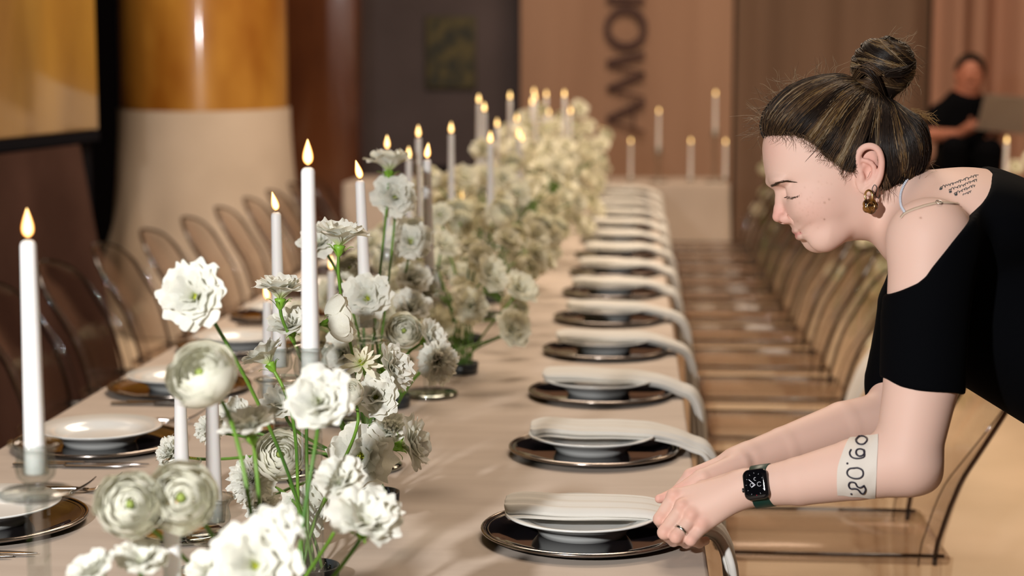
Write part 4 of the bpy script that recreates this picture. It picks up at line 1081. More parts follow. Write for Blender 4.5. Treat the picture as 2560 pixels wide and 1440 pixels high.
M['skin'].node_tree.nodes['Principled BSDF'].inputs['Subsurface Radius'].default_value = (1.0, 0.35, 0.2)
root = P(3010, 1100, 2.6); foot = np.array([root[0] + .02, root[1], 0.0])
woman = thing('person', 'woman in a black top with a hair bun leaning over the table with a napkin', 'person', (0, 0, 0))
body = field_obj('body', V, Q, M['skin'], woman, tone); body['label'] = 'bare skin of face, neck, arms and hands'
def surf(px, py, off=.001, Z0=2.2, Z1=2.75, F=BF_):     # point of the body where the line of sight meets it, lifted by off
    d = (px - 1280) / FPX * RV + (720 - py) / FPX * UV + FV; t = Z0; best = (9, Z0)
    it = [i for i in F.it if np.linalg.norm(np.cross(i[1] - CAM, d / np.linalg.norm(d))) < i[2] + .05]
    for _ in range(160):
        f = F.ev((CAM + d * t)[None], it)[0]
        if f < best[0]: best = (f, t)
        if f < 2e-4 or t > Z1: break
        t += max(4e-4, f * .6)
    p = CAM + d * best[1]
    e = 8e-4; g = np.array([F.ev((p + np.eye(3)[k] * e)[None], it)[0] - F.ev((p - np.eye(3)[k] * e)[None], it)[0] for k in range(3)]); g /= np.linalg.norm(g) + 1e-9
    return p + g * (off - best[0]), g
# hair: a solid dark mass shaped by its outline, with thousands of strands lying on it
HAIR = Outline([(1906, 352), (1902, 322), (1909, 288), (1930, 254), (1965, 222), (2008, 203), (2050, 193), (2092, 191), (2128, 202), (2170, 226), (2216, 252), (2256, 276), (2298, 300), (2316, 340), (2318, 390), (2306, 428), (2280, 456), (2250, 480), (2226, 505), (2206, 520), (2150, 540), (2080, 540), (2000, 500), (1930, 430), (1912, 390)], PPM)
HCUT = Outline([(1880, 352), (1905, 346), (1935, 344), (1968, 350), (2004, 364), (2028, 384), (2046, 404), (2072, 422), (2092, 436), (2108, 440), (2120, 424), (2122, 398), (2134, 380), (2154, 374), (2172, 388), (2180, 420), (2178, 456), (2186, 482), (2206, 502), (2226, 506), (2250, 490), (2290, 470), (2400, 420), (2400, 100), (1860, 100), (1860, 330)], PPM)
def hair_blob(p):
    u, v, s = uvs(p); D = HAIR(u, v); q = np.maximum(0, 1 - D / .088)
    return ((q ** 2.2 + (np.abs(s) / .0795) ** 2.3) ** (1 / 2.2) - 1) * .060
def hair_fn(p):
    u, v, s = uvs(p); d = HCUT(u, v); b = hair_blob(p) + .007 * np.clip(1 - d / .022, 0, 1)
    e = -d; h = np.maximum(.006 - np.abs(b - e), 0) / .006
    return np.maximum(b, e) + h * h * .006 * .25
HF = Field().add(hair_fn, hs(2110, 340), .2, .006)
BUN = hs(2208, 166, 0)
HF.ell(BUN, (.0445, .0415, .044), AX, .008)
HF.cap(hs(2162, 238, 0), hs(2200, 205, 0), .030, .030, k=.012)
HV, HQ = HF.mesh(.0026, (.05, 2.35, 1.1), (.75, 2.95, 1.6))
M['hair_base'] = mat('dark_hair', (.012, .007, .005), .8, spec=.1)
hair = field_obj('hair', HV, HQ, M['hair_base'], woman); hair['label'] = 'brown hair with blonde streaks tied in a high bun'
M['strand'] = attr_color(mat('hair_strand', rough=0.42, spec=0.28))
sr = np.random.default_rng(11)
class Strands:
    def __init__(s): s.p, s.r, s.c = [], [], []
    def put(s, pts, r, c): s.p.append(pts); s.r.append(r); s.c.append(c)
    def build(s, name, parent, label=None):
        n = len(s.p); m = len(s.p[0]); A = np.stack(s.p); T = np.gradient(A, axis=1); T /= np.linalg.norm(T, axis=2, keepdims=True) + 1e-12
        ref = np.array([.31, .87, .38]); N = np.cross(T, ref); N /= np.linalg.norm(N, axis=2, keepdims=True) + 1e-12; B = np.cross(T, N)
        taper = np.interp(np.linspace(0, 1, m), [0, .12, .85, 1], [.55, 1, .9, .25]); rad = np.array(s.r)[:, None, None] * taper[None, :, None]
        V = np.stack([A + rad * (math.cos(a) * N + math.sin(a) * B) for a in (0, 2.0944, 4.1888)], 2)      # n, m, 3, xyz
        idx = np.arange(n * m * 3).reshape(n, m, 3); q = []
        for k in range(3):
            k2 = (k + 1) % 3; q.append(np.stack([idx[:, :-1, k], idx[:, :-1, k2], idx[:, 1:, k2], idx[:, 1:, k]], -1).reshape(-1, 4))
        col = np.repeat(np.array(s.c), m * 3, 0)
        o = field_obj(name, V.reshape(-1, 3), np.concatenate(q), M['strand'], parent, col)
        if label: o['label'] = label
        return o
def settle(A, off):                              # lay strand points on the hair mass
    sh = A.shape; p = A.reshape(-1, 3).copy(); off = np.broadcast_to(off, sh[:2]).reshape(-1)
    for _ in range(5):
        f = hair_blob(p); e = 1e-3
        g = np.stack([hair_blob(p + np.eye(3)[k] * e) - hair_blob(p - np.eye(3)[k] * e) for k in range(3)], 1) / (2 * e)
        L2 = (g * g).sum(1) + 1e-4
        step = ((f - off * np.sqrt(L2)) / L2)[:, None] * g
        nrm = np.linalg.norm(step, axis=1, keepdims=True); p -= step * np.minimum(1, .012 / (nrm + 1e-9))
    return p.reshape(sh)
DARK, MID, BLD, GOLD = np.array([.013, .0075, .005]), np.array([.072, .040, .020]), np.array([.31, .225, .135]), np.array([.20, .115, .042])
def tint(key, dk=0.0):
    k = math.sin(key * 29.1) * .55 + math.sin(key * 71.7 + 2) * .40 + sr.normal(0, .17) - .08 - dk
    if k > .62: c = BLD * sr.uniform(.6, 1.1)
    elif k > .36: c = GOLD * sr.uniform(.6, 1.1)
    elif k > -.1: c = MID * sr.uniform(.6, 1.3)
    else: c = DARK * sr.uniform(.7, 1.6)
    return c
ANC = (2168, 238)
m = 14; tt = np.linspace(0, 1, m); starts = []
hl = spline([(1906, 344), (1935, 343), (1968, 349), (2004, 363), (2028, 383), (2046, 403), (2072, 421), (2092, 434), (2108, 436)], 200)
bk = spline([(2172, 392), (2180, 430), (2182, 470), (2206, 498), (2232, 500), (2262, 474), (2292, 448), (2312, 412)], 120)
for side, cnt in ((-1, 1.0), (1, .35)):
    for _ in range(int(2300 * cnt)): starts.append((*(hl[sr.integers(200)] + sr.normal(0, 3, 2) - np.array([0, 2])), side, 0))
    for _ in range(int(1500 * cnt)): starts.append((*(bk[sr.integers(120)] + sr.normal(0, 5, 2)), side, 1))
    for _ in range(int(2400 * cnt)):
        while True:
            u_, v_ = sr.uniform(1905, 2315), sr.uniform(195, 480)
            if HAIR(np.array([u_]), np.array([v_]))[0] > .004 and HCUT(np.array([u_]), np.array([v_]))[0] > .006: break
        starts.append((u_, v_, side, 2))
ST = Strands(); A = np.zeros((len(starts), m, 3)); offs = np.zeros((len(starts), m)); keys = []
for i, (u_, v_, sd, kind) in enumerate(starts):
    s0 = sd * (.074 if kind != 0 else .074 * min(1, max(0.02, (u_ - 1906) / 75) ** .5)) * (1 if kind < 2 else sr.uniform(.2, 1))
    e_u, e_v = ANC[0] + sr.normal(0, 7), ANC[1] + sr.normal(0, 7)
    uu = u_ + (e_u - u_) * tt; vv = v_ + (e_v - v_) * tt
    bow = np.sin(math.pi * tt) * sr.normal(0, 4)
    d = np.array([e_u - u_, e_v - v_]); d /= np.linalg.norm(d) + 1e-6
    up = 20 * np.sin(math.pi * tt) * (1 if u_ < 2168 else -.3) * min(1, abs(e_u - u_) / 150)
    uu = uu + bow * -d[1]; vv = vv + bow * d[0] - up
    ss = s0 * (1 - tt) ** .8 + sd * .012 * tt
    A[i] = HO + ((uu - 2080) / PPM)[:, None] * RV - ((vv - 430) / PPM)[:, None] * UV + ss[:, None] * FV
    lay = sr.uniform(.0003, .0032)
    offs[i] = lay - (.0065 if kind < 2 else .001) * np.clip(1 - tt / .22, 0, 1) + .0012 * np.sin(tt * sr.uniform(4, 9) + sr.uniform(0, 6)) * sr.uniform(.2, 1)
    ang = math.atan2(v_ - ANC[1], u_ - ANC[0]); keys.append(ang * .55 + (0 if sd < 0 else 3))
A = settle(A, offs)
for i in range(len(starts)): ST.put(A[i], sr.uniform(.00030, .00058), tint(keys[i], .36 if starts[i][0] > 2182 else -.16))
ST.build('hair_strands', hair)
# the bun: locks wound round and round
SB = Strands()
for lock in range(44):
    ax = np.array([.22 + sr.normal(0, .10), .92, -.34 + sr.normal(0, .10)])
    if lock % 5 == 4: ax = np.array([.62 + sr.normal(0, .08), .70, -.30 + sr.normal(0, .08)])
    ax /= np.linalg.norm(ax); e1 = np.cross(ax, [.3, .8, -.5]); e1 /= np.linalg.norm(e1); e2 = np.cross(ax, e1)
    a0 = sr.uniform(0, 6.28); sp = sr.uniform(2.2, 4.2); h0 = -.92 + 1.84 * ((lock * .618) % 1); h1 = h0 + sr.uniform(-.25, .25); key = sr.uniform(0, 9)
    for k in range(56):
        w = sr.normal(0, .13); a = a0 + sp * tt + sr.normal(0, .06); h = np.clip(h0 + (h1 - h0) * tt + w * np.sin(math.pi * (.1 + .8 * tt)), -.96, .96)
        r = np.sqrt(1 - h * h); q = ax * h[:, None] + (np.cos(a) * r)[:, None] * e1 + (np.sin(a) * r)[:, None] * e2
        ra = np.array([.0452, .0425, .0448]) * (1 + .05 * math.cos(w * 12) + sr.uniform(-.01, .03))
        SB.put(BUN + (q * ra) @ AX, sr.uniform(.00035, .0007), tint(key))
for lock, (pa, pb, pc) in enumerate([((2122, 178, -.030), (2160, 196, -.052), (2200, 252, -.030)), ((2128, 214, -.034), (2160, 226, -.046), (2206, 258, -.022)), ((2126, 205, -.030), (2148, 180, -.046), (2182, 196, -.050)), ((2196, 196, -.050), (2240, 186, -.044), (2278, 160, -.018)), ((2120, 196, .0), (2150, 215, .03), (2200, 250, .02))]):
    for k in range(70):
        j = [sr.normal(0, 5), sr.normal(0, 5), sr.normal(0, .0022)]
        pts = spline([np.array(q) + np.array(j) * (1 if i == 1 else .6) for i, q in enumerate((pa, pb, pc))], m)
        SB.put(np.array([hs(*q) for q in pts]), sr.uniform(.0005, .0009), tint(lock * .73 + 1.2))
o = SB.build('bun', hair, 'wound bun of brown and blonde locks')
# loose fly-away hairs, and the short curls along the hairline and nape
FW = Strands()
def fly(u0, v0, s0, du, dv, ds, L, curl, r=.00022, c=None):
    t = tt[:, None]; d = np.array([du, dv, 0.0]); d = d / (np.linalg.norm(d) + 1e-6); n_ = np.array([-d[1], d[0], 0])
    ph = sr.uniform(0, 6); w = sr.uniform(2, 5)
    p = np.array([u0, v0, 0])[None] + d * L * t + n_ * curl * L * (t ** 2 * .6 + .12 * np.sin(w * t * 2 + ph))
    FW.put(np.array([hs(q[0], q[1], s0 + ds * tt[i]) for i, q in enumerate(p)]), r, (BLD if sr.random() < .5 else MID * 1.6) * sr.uniform(.6, 1.1) if c is None else c)
out_ = spline([(1903, 345), (1902, 322), (1909, 288), (1930, 254), (1965, 222), (2008, 203), (2050, 193), (2092, 191), (2128, 202)], 100)
for _ in range(150):
    q = out_[sr.integers(100)]; n_ = q - np.array([2090, 330]); n_ = n_ / np.linalg.norm(n_)
    fly(q[0], q[1], sr.uniform(-.03, .03), n_[0] + sr.normal(.35, .5), n_[1] + sr.normal(.1, .5), sr.normal(0, .01), sr.uniform(18, 62), sr.normal(0, .6))
for _ in range(110):
    a = sr.uniform(-1.5, 1.9); fly(2208 + 74 * math.cos(a), 166 + 72 * math.sin(a), sr.uniform(-.02, .02), math.cos(a + sr.normal(.7, .5)), math.sin(a + sr.normal(.7, .5)), 0, sr.uniform(22, 60), sr.normal(.3, .5))
for _ in range(70): q = bk[sr.integers(60, 120)]; fly(q[0], q[1], sr.uniform(-.05, .0), sr.normal(.7, .4), sr.normal(.3, .6), 0, sr.uniform(15, 50), sr.normal(0, .6))
for _ in range(60): q = (sr.uniform(2262, 2312), 0); fly(q[0], 276 + (q[0] - 2262) * .5, sr.uniform(-.04, .0), sr.normal(.9, .3), sr.normal(.25, .3), 0, sr.uniform(20, 45), sr.normal(.3, .4), .0003, GOLD * 1.1)
for _ in range(160):
    q = hl[sr.integers(10, 200)]; s_ = -.0725 * min(1, max(.05, (q[0] - 1906) / 70) ** .5) - .003
    fly(q[0] + sr.normal(0, 4), q[1] - 6, s_, sr.normal(.3, .6), sr.normal(.8, .4), sr.normal(0, .002), sr.uniform(12, 36), sr.normal(0, .9), .00024, MID * sr.uniform(.7, 2.2))
for _ in range(60):
    fly(sr.uniform(2168, 2186), sr.uniform(392, 440), -.078, sr.normal(.0, .15), 1, .004, sr.uniform(40, 95), sr.normal(0, .3), .0003, MID * sr.uniform(.8, 2.6))
FW.build('loose_hairs', hair)
# eyebrow and lashes
EB = Strands()
for _ in range(150):
    t = sr.random(); c0 = np.array([1926, 466]) * (1 - t) + np.array([1988, 456]) * t + np.array([0, -7 * math.sin(math.pi * t)]) + sr.normal(0, 1.6 * (1.15 - t), 2)
    p, g = surf(c0[0], c0[1], .0006); p2, g2 = surf(c0[0] + 8, c0[1] - 3 + 3 * t, .0012)
    EB.put(np.array([p + (p2 - p) * k for k in tt]), .00028, MID * sr.uniform(.5, 1.0))
for _ in range(34):
    t = sr.random(); c0 = np.array([1966, 489]) * (1 - t) + np.array([1999, 487]) * t + np.array([0, 4 * math.sin(math.pi * t)])
    t_l = sr.uniform(.55, 1); p, g = surf(c0[0], c0[1], .0004); p2 = p + sr.normal(0, .0008, 3) + (-.0050 - .002 * (1 - t)) * RV * (1 - .5 * t) - .0035 * UV - .0025 * FV
    EB.put(np.array([p + (p2 - p) * k * t_l + .0010 * math.sin(math.pi * k) * -UV for k in tt]), .00021, DARK)
EB.build('eyebrow_and_lashes', woman)
# earring, necklace, strap, tattoos
M['gold_metal'] = mat('gold_metal', (.75, .50, .20), .2, 1.0); M['tortoise'] = noise_color(mat('tortoiseshell', rough=.08), (.02, .008, .004), (.22, .09, .02), scale=90, lo=.45, hi=.6)
M['silver'] = mat('silver_metal', (.66, .64, .60), .22, 1.0); M['ink'] = mat('tattoo_ink', (.035, .045, .05), .6); M['bead'] = mat('pale_beads', (.55, .58, .66), .25)
er = link('earring', None, woman); er['label'] = 'brown tortoiseshell flower earring on a gold hoop'
c0 = hs(2146, 522, -.086); b = MB(); n = 60; G = np.zeros((n, 7, 3))
for k, (rr_, zz) in enumerate(((0, .0035), (.35, .0042), (.62, .0036), (.9, .0022), (1, 0), (.9, -.0022), (0, -.003))):
    for i in range(n):
        a = 2 * math.pi * i / n; r = .0105 * rr_ * (1 + .16 * abs(math.cos(2.5 * a)))
        G[i, k] = c0 + r * math.cos(a) * RV + r * math.sin(a) * UV - zz * FV
b.grid(G, cu=True).obj('petal_disc', M['tortoise'], er)
b = MB()
for r, cz in ((.0052, 0.0),):
    a = np.linspace(0, 2 * math.pi, 40); b.tube([c0 + r * math.cos(t) * RV + r * math.sin(t) * UV - .0046 * FV for t in a], .0009, 6, cap=False)
a = np.linspace(0, 2 * math.pi, 40); ch = hs(2143, 497, -.084)
b.tube([ch + .0060 * math.cos(t) * (RV * .75 - FV * .66) + .0080 * math.sin(t) * UV for t in a], .0017, 8, cap=False)
b.obj('hoop', M['gold_metal'], er)
b = MB()
for q in spline([(2270, 446), (2259, 466), (2253, 484), (2252, 502), (2255, 518), (2262, 530)], 26): p, g = surf(q[0], q[1], .0014); b.sphere(p, .0021, 8, 6)
o = b.obj('necklace', M['bead'], woman); o['label'] = 'thin necklace of pale beads'
def ribbon(path, w, off, name, m, parent=woman):
    P_, N_ = zip(*[surf(x, y, off) for x, y in path]); P_, N_ = np.array(P_), np.array(N_); T = np.gradient(P_, axis=0); T /= np.linalg.norm(T, axis=1)[:, None]
    S_ = np.cross(T, N_); S_ /= np.linalg.norm(S_, axis=1)[:, None]; t_ = .0005
    G = np.stack([P_ - S_ * w, P_ + S_ * w, P_ + S_ * w + N_ * t_, P_ - S_ * w + N_ * t_], 1)
    return MB().grid(G, cv=True).obj(name, m, parent)
M['strap'] = mat('beige_strap', (.58, .44, .33), .6)
st = ribbon(spline([(2252, 545), (2264, 533), (2290, 522), (2320, 513), (2345, 508), (2372, 508), (2396, 510)], 40), .0026, .0008, 'shoulder_strap', M['strap']); st['label'] = 'beige shoulder strap with a metal slider'
p, g = surf(2347, 508, .002); a = np.linspace(0, 2 * math.pi, 20); s1 = np.cross(g, UV); s1 /= np.linalg.norm(s1); s2 = np.cross(g, s1)
o = MB().tube([p + .0042 * math.cos(t) * s1 + .0048 * math.sin(t) * s2 for t in a], .0007, 6, cap=False).obj('slider', M['silver'], st)
b = MB(); tr_ = np.random.default_rng(8)
for (x0, y0, x1, y1) in ((2350, 470, 2446, 437), (2372, 476, 2443, 449), (2386, 484, 2438, 463), (2408, 487, 2428, 478)):
    n = int((x1 - x0) * .9); xs = np.linspace(x0, x1, n); pts = []; phs = np.cumsum(tr_.uniform(.5, 1.9, n)); am = tr_.uniform(.35, 1.25, n)
    for i, x in enumerate(xs):
        t = i / (n - 1); y = y0 + (y1 - y0) * t; env = 1 if math.sin(i * .37 + y0) > -.72 else .15
        pts.append(surf(x + 1.8 * math.cos(phs[i]) * env, y + 3.6 * am[i] * math.sin(phs[i]) * env, .0002)[0])
    b.tube(pts, .0006, 4)
for q in ((2352, 473), (2376, 480), (2390, 487)):
    p, g = surf(q[0], q[1], .0002); b.sphere(p, .0022, 8, 5)
o = b.obj('tattoo', M['ink'], woman); o['label'] = 'lines of dark script tattoo on the upper back'
b = MB(); pts = [(2172, 506), (2182, 498), (2186, 482), (2180, 474), (2186, 462), (2192, 470), (2188, 486), (2196, 496), (2200, 486)]
b.tube([surf(q[0], q[1], .0003)[0] for q in spline(pts, 36)], .0006, 4)
b.tube([surf(q[0], q[1], .0003)[0] for q in spline([(2174, 478), (2184, 490), (2178, 500), (2190, 508)], 20)], .0006, 4); b.obj('tattoo', M['ink'], woman)
# ring, wristwatch, taped note
a = np.linspace(0, 2 * math.pi, 30); pc = (P(1731, 1294, 2.505) * .30 + P(1690, 1342, 2.49) * .70); dirn = P(1690, 1342, 2.49) - P(1731, 1294, 2.505); dirn /= np.linalg.norm(dirn); e1 = np.cross(dirn, UV); e1 /= np.linalg.norm(e1); e2 = np.cross(dirn, e1)
b = MB(); n = 30; G = np.zeros((n, 4, 3))
for i in range(n):
    for k, (r, z) in enumerate(((.0103, -.0022), (.0112, -.0018), (.0112, .0018), (.0103, .0022))): G[i, k] = pc + r * (math.cos(a[i]) * e1 + math.sin(a[i]) * e2) + z * dirn
o = b.grid(G, cu=True, cv=True).obj('finger_ring', M['silver'], woman); o['label'] = 'silver band on the ring finger'
wt = link('wristwatch', None, woman); wt['label'] = 'black square watch on a dark green strap'
wc = P(1909, 1215, 2.498); wd = P(1939, 1211, 2.490) - P(1879, 1219, 2.505); wd /= np.linalg.norm(wd)
wn = -FV * .93 + UV * .20 - RV * .20; wn -= wd * (wn @ wd); wn /= np.linalg.norm(wn); wv = np.cross(wn, wd); wv /= np.linalg.norm(wv)
if wv @ UV < 0: wv = -wv
n = 64; G = np.zeros((n, 6, 3))
for i in range(n):
    t = 2 * math.pi * i / n; r = .0292; wdh = .0125 + .0022 * abs(math.sin(t)) ** 3
    e = math.cos(t) * wn * 1.0 + math.sin(t) * wv * 1.0
    for k, (dr, dw) in enumerate(((0, -1), (.0018, -.92), (.0022, 0), (.0018, .92), (0, 1), (-.0006, 0))): G[i, k] = wc + e * (r + dr) + wd * wdh * dw
M['green'] = mat('dark_green_rubber', (.004, .040, .030), .45); M['case'] = mat('black_case', (.008, .008, .010), .12); M['screen'] = mat('black_screen', (.003, .003, .004), .03, spec=.6); M['white_mark'] = mat('white_marks', (.75, .75, .80), .5, **{'Emission Color': (.8, .8, .9, 1), 'Emission Strength': .35}); M['red_mark'] = mat('red_mark', (.7, .02, .06), .5)
MB().grid(G, cu=True, cv=True).obj('watch_strap', M['green'], wt)
fc = wc + wn * .0335
def rrect(hw, hh, rad, n=8):
    o = []
    for cx_, cy_, a0 in ((hw - rad, hh - rad, 0), (-hw + rad, hh - rad, 1), (-hw + rad, -hh + rad, 2), (hw - rad, -hh + rad, 3)):
        for i in range(n): a = (a0 + i / (n - 1)) * math.pi / 2; o.append((cx_ + rad * math.cos(a), cy_ + rad * math.sin(a)))
    return np.array(o)
def plate3(secs, mtl, name, parent):
    G = np.stack([fc + q[:, :1] * wd + q[:, 1:] * wv + z * wn for q, z in secs], 1); b = MB().grid(G, cu=True)
    b.add(G[:, -1], [list(range(len(G)))]); return b.obj(name, mtl, parent)
plate3([(rrect(.0150, .0185, .007), -.0045), (rrect(.0182, .0215, .009), -.0028), (rrect(.0184, .0217, .0092), .0015), (rrect(.0176, .0209, .0088), .0032)], M['case'], 'watch_case', wt)
plate3([(rrect(.0176, .0209, .0088), .0030), (rrect(.0162, .0195, .0075), .0043), (rrect(.012, .015, .006), .0047)], M['screen'], 'watch_face', wt)
b = MB(); zf = .0051
def mark(p, q, w, bb): bb.tube([fc + p[0] * wd + p[1] * wv + zf * wn, fc + q[0] * wd + q[1] * wv + zf * wn], w, 5)
mark((0, -.001), (-.0085, .0075), .00045, b); mark((0, -.001), (-.0058, -.0040), .00045, b)
for cxy, r, a0, a1 in (((.0062, -.0006), .0030, .6, 5.6), ((-.0050, -.0006), .0023, 0, 6.28), ((.0012, .0072), .0021, 1.2, 5.0)):
    b.tube([fc + (cxy[0] + r * math.cos(t)) * wd + (cxy[1] + r * math.sin(t)) * wv + zf * wn for t in np.linspace(a0, a1, 20)], .00022, 4)
for k in range(12):
    a_ = k * math.pi / 6; p0_ = np.array([math.cos(a_) * .0125, math.sin(a_) * .0150])
    if k != 9: mark(p0_, p0_ * 1.10, .00016, b)
b.obj('dial_marks', M['white_mark'], wt)
b = MB(); mark((.0006, -.0152), (.0006, -.0164), .0004, b); b.obj('dial_mark', M['red_mark'], wt)
b = MB(); q = fc - wd * .0185 - wv * .006; b.tube([q + wd * .001, q - wd * .0022], .0034, 12); b.obj('crown', M['case'], wt)
tp = link('paper_tape', None, woman); tp['label'] = 'white paper tape with a handwritten 09.08.'
def quadpt(a, c):                                # a across 0..1, c down 0..1 inside the taped patch
    TLx, TLy, TRx, TRy, BRx, BRy, BLx, BLy = 2124, 1094, 2197, 1086, 2188, 1246, 2094, 1237
    x = (TLx * (1 - a) + TRx * a) * (1 - c) + (BLx * (1 - a) + BRx * a) * c; y = (TLy * (1 - a) + TRy * a) * (1 - c) + (BLy * (1 - a) + BRy * a) * c
    x -= 14 * (1 - a) * math.sin(math.pi * c) * .9
    if a < .25 and c < .12: y += 4 * math.sin(a * 40)
    return x, y
na_, nc_ = 14, 26; G = np.zeros((na_, nc_, 3))
for i in range(na_):
    for j in range(nc_): x, y = quadpt(i / (na_ - 1), j / (nc_ - 1)); G[i, j] = surf(x, y, .0012 + .0004 * math.sin(i * 1.1 + j * .6), Z1=2.49)[0]
MB().grid(G).obj('tape', mat('masking_paper', (.70, .64, .57), .7), tp)
b = MB()
def ink(pts, n=24):
    L = [surf(x, y, .0023, Z1=2.49)[0] for x, y in spline(pts, n)]; b.tube(L, .00125, 6)
T_ = lambda cx_, cy_: (1560 + cx_ * .375, 900 + cy_ * .375)        # strokes traced on the note
ink([T_(*q) for q in ((1560, 520), (1590, 515), (1618, 525), (1622, 545), (1600, 567), (1570, 568), (1550, 552), (1548, 535), (1568, 516))])
ink([T_(*q) for q in ((1600, 605), (1575, 598), (1552, 606), (1548, 628), (1566, 644), (1592, 640), (1606, 620), (1598, 602), (1606, 640), (1590, 655), (1550, 660), (1518, 650), (1506, 625), (1516, 602))], 36)
ink([T_(*q) for q in ((1530, 722), (1560, 720), (1590, 735), (1594, 765), (1570, 785), (1530, 786), (1498, 770), (1490, 745), (1505, 725), (1535, 721))], 30)
ink([T_(*q) for q in ((1600, 832), (1575, 845), (1555, 838), (1540, 815), (1510, 812), (1500, 832), (1512, 852), (1540, 852), (1562, 860), (1580, 882), (1600, 880), (1610, 855), (1598, 830))], 36)
for cxy in ((1491, 691), (1517, 887)): p, g = surf(*T_(*cxy), .0018, Z1=2.49); b.sphere(p, .0016, 8, 6)
b.obj('handwriting', mat('marker_ink', (.02, .016, .03), .5), tp)
# black top
TF = Field()
TF.cap(hs(2440, 572), hs(2930, 815), .0855, .125, k=.05)
E(2432, 566, 0, .130, .0850, .156, .03, ang=-8, F=TF)
TF.cap(hs(2420, 770, .0), hs(2880, 930), .105, .17, k=.05)
TF.chain([P(2333, 600, 2.445), P(2312, 800, 2.43), P(2304, 1000, 2.425)], [.0645, .0600, .0585], k=.035)
TF.chain([P(2345, 612, 2.77), P(2290, 850, 2.77), P(2260, 985, 2.76)], [.064, .058, .055], k=.035)
TF.cap(hs(2310, 600), P(2330, 600, 2.46), .055, .060, k=.03); TF.cap(hs(2310, 600), P(2340, 612, 2.76), .055, .060, k=.03)
NECK = Outline([(2100, 300), (2452, 300), (2452, 428), (2440, 452), (2397, 514), (2345, 560), (2300, 604), (2252, 662), (2205, 712), (2100, 712)], PPM, smooth=3)
HEM = Outline([(2100, 940), (2200, 944), (2216, 948), (2250, 966), (2290, 976), (2340, 981), (2396, 985), (2440, 1012), (2500, 1200), (2300, 1400), (2100, 1300)], PPM, smooth=3)
def cut_fn(p):
    u, v, s = uvs(p); kz = HZ / (HZ + s)
    return -np.maximum(NECK(u, v), np.where(s < -.05, HEM(2080 + (u - 2080) / kz * 1.0, v), -.2))
TF.add(lambda p: cut_fn(p), hs(2300, 700), .6, .004, 's')
TF.it[-1] = (lambda p: -np.maximum(NECK(*(lambda c: c)(uvs(p)[:2])), np.where(uvs(p)[2] < -.10, HEM(1280 + (uvs(p)[0] - 1280) * HZ / (HZ + uvs(p)[2]), 720 + (uvs(p)[1] - 720) * HZ / (HZ + uvs(p)[2])), -.2)), hs(2300, 700), .6, .004, 's')
TF.chain([P(2296, 662, 2.69), P(2280, 760, 2.71), P(2262, 860, 2.745), P(2230, 950, 2.775), P(2222, 1000, 2.78)], [.040, .052, .050, .0415, .020], k=.02)
TF.ell(P(2198, 1000, 2.78), (.018, .03, .05), None, .012)
def wav(p): u, v, s = uvs(p); return u
WV, WQ = TF.mesh(.0035, (.2, 2.1, .75), (1.35, 3.1, 1.5))
M['black_cloth'] = mat('black_jersey', (.0012, .0014, .0022), .9, spec=.06)
top = field_obj('top', WV, WQ, M['black_cloth'], woman); top['label'] = 'loose black short sleeved top'
# trousers and shoes, below the picture
TR = Field(); hipL, hipR = P(2995, 1010, 2.50), P(2995, 1010, 2.70)
TR.cap(hs(2860, 900), hs(3000, 1010), .145, .150, k=.05)
for hp, dy in ((hipL, -.02), (hipR, .03)):
    kn_ = np.array([hp[0] + .02, hp[1] + dy, .50]); an = np.array([hp[0] + .09, hp[1] + dy, .07])
    TR.chain([hp, kn_, an], [.105, .070, .055], k=.03)
    sh = Field(); sh.chain([an + np.array([.03, 0, -.025]), an + np.array([-.06, 0, -.035]), an + np.array([-.15, 0, -.040])], [.040, .035, .028], k=.02)
    sh.add(lambda p: -(p[:, 2] - .001), an, 1.0, .004, 'i')
    sv, sq = sh.mesh(.006, an - np.array([.25, .1, .1]), an + np.array([.15, .1, .15])); field_obj('shoe', sv, sq, M['black_cloth'], woman)
tv, tq = TR.mesh(.007, (.6, 2.1, .0), (1.4, 3.1, 1.3)); field_obj('trousers', tv, tq, M['black_cloth'], woman)
# ------------------------------------------------------------------ the seated man with the laptop, far behind
MZ = 10.4
def mp(px, py, dz=0.0): return P(px, py, MZ + dz)
man = thing('person', 'dark haired person in black with a laptop, seated before the pink drape', 'person', (0, 0, 0))
F = Field()
hx = mp(2424, 188); A3 = np.stack([RV, np.array([0, 1.0, 0]), np.array([0, 0, 1.0])])
F.ell(hx, (.078, .095, .112), A3, None or .01); F.ell(hx + np.array([-.004, -.02, -.06]), (.060, .075, .065), A3, .03)
F.ell(hx + np.array([-.012, -.098, -.012]), (.014, .022, .024), A3, .012)
for sx in (-1, 1):
    F.ell(hx + np.array([sx * .030 - .008, -.088, .018]), (.016, .014, .009), A3, .008, 's'); F.ell(hx + np.array([sx * .079, .0, -.005]), (.010, .022, .030), A3, .006)
F.cap(hx + np.array([-.02, -.075, -.052]), hx + np.array([.02, -.075, -.052]), .004, .004, .006, 's')
F.chain([mp(2422, 215, .03), mp(2410, 262, .05)], [.052, .062], .02)
sL, eL, wL, hL = mp(2352, 285, .05), mp(2330, 338, -.02), mp(2398, 336, -.16), mp(2428, 316, -.22)
sR, eR, wR, hR = mp(2462, 280, .06), mp(2492, 335, .0), mp(2505, 322, -.20), mp(2492, 310, -.26)
F.chain([mp(2410, 262, .05), mp(2400, 330, .08), mp(2400, 425, .10)], [.11, .125, .14], .05)
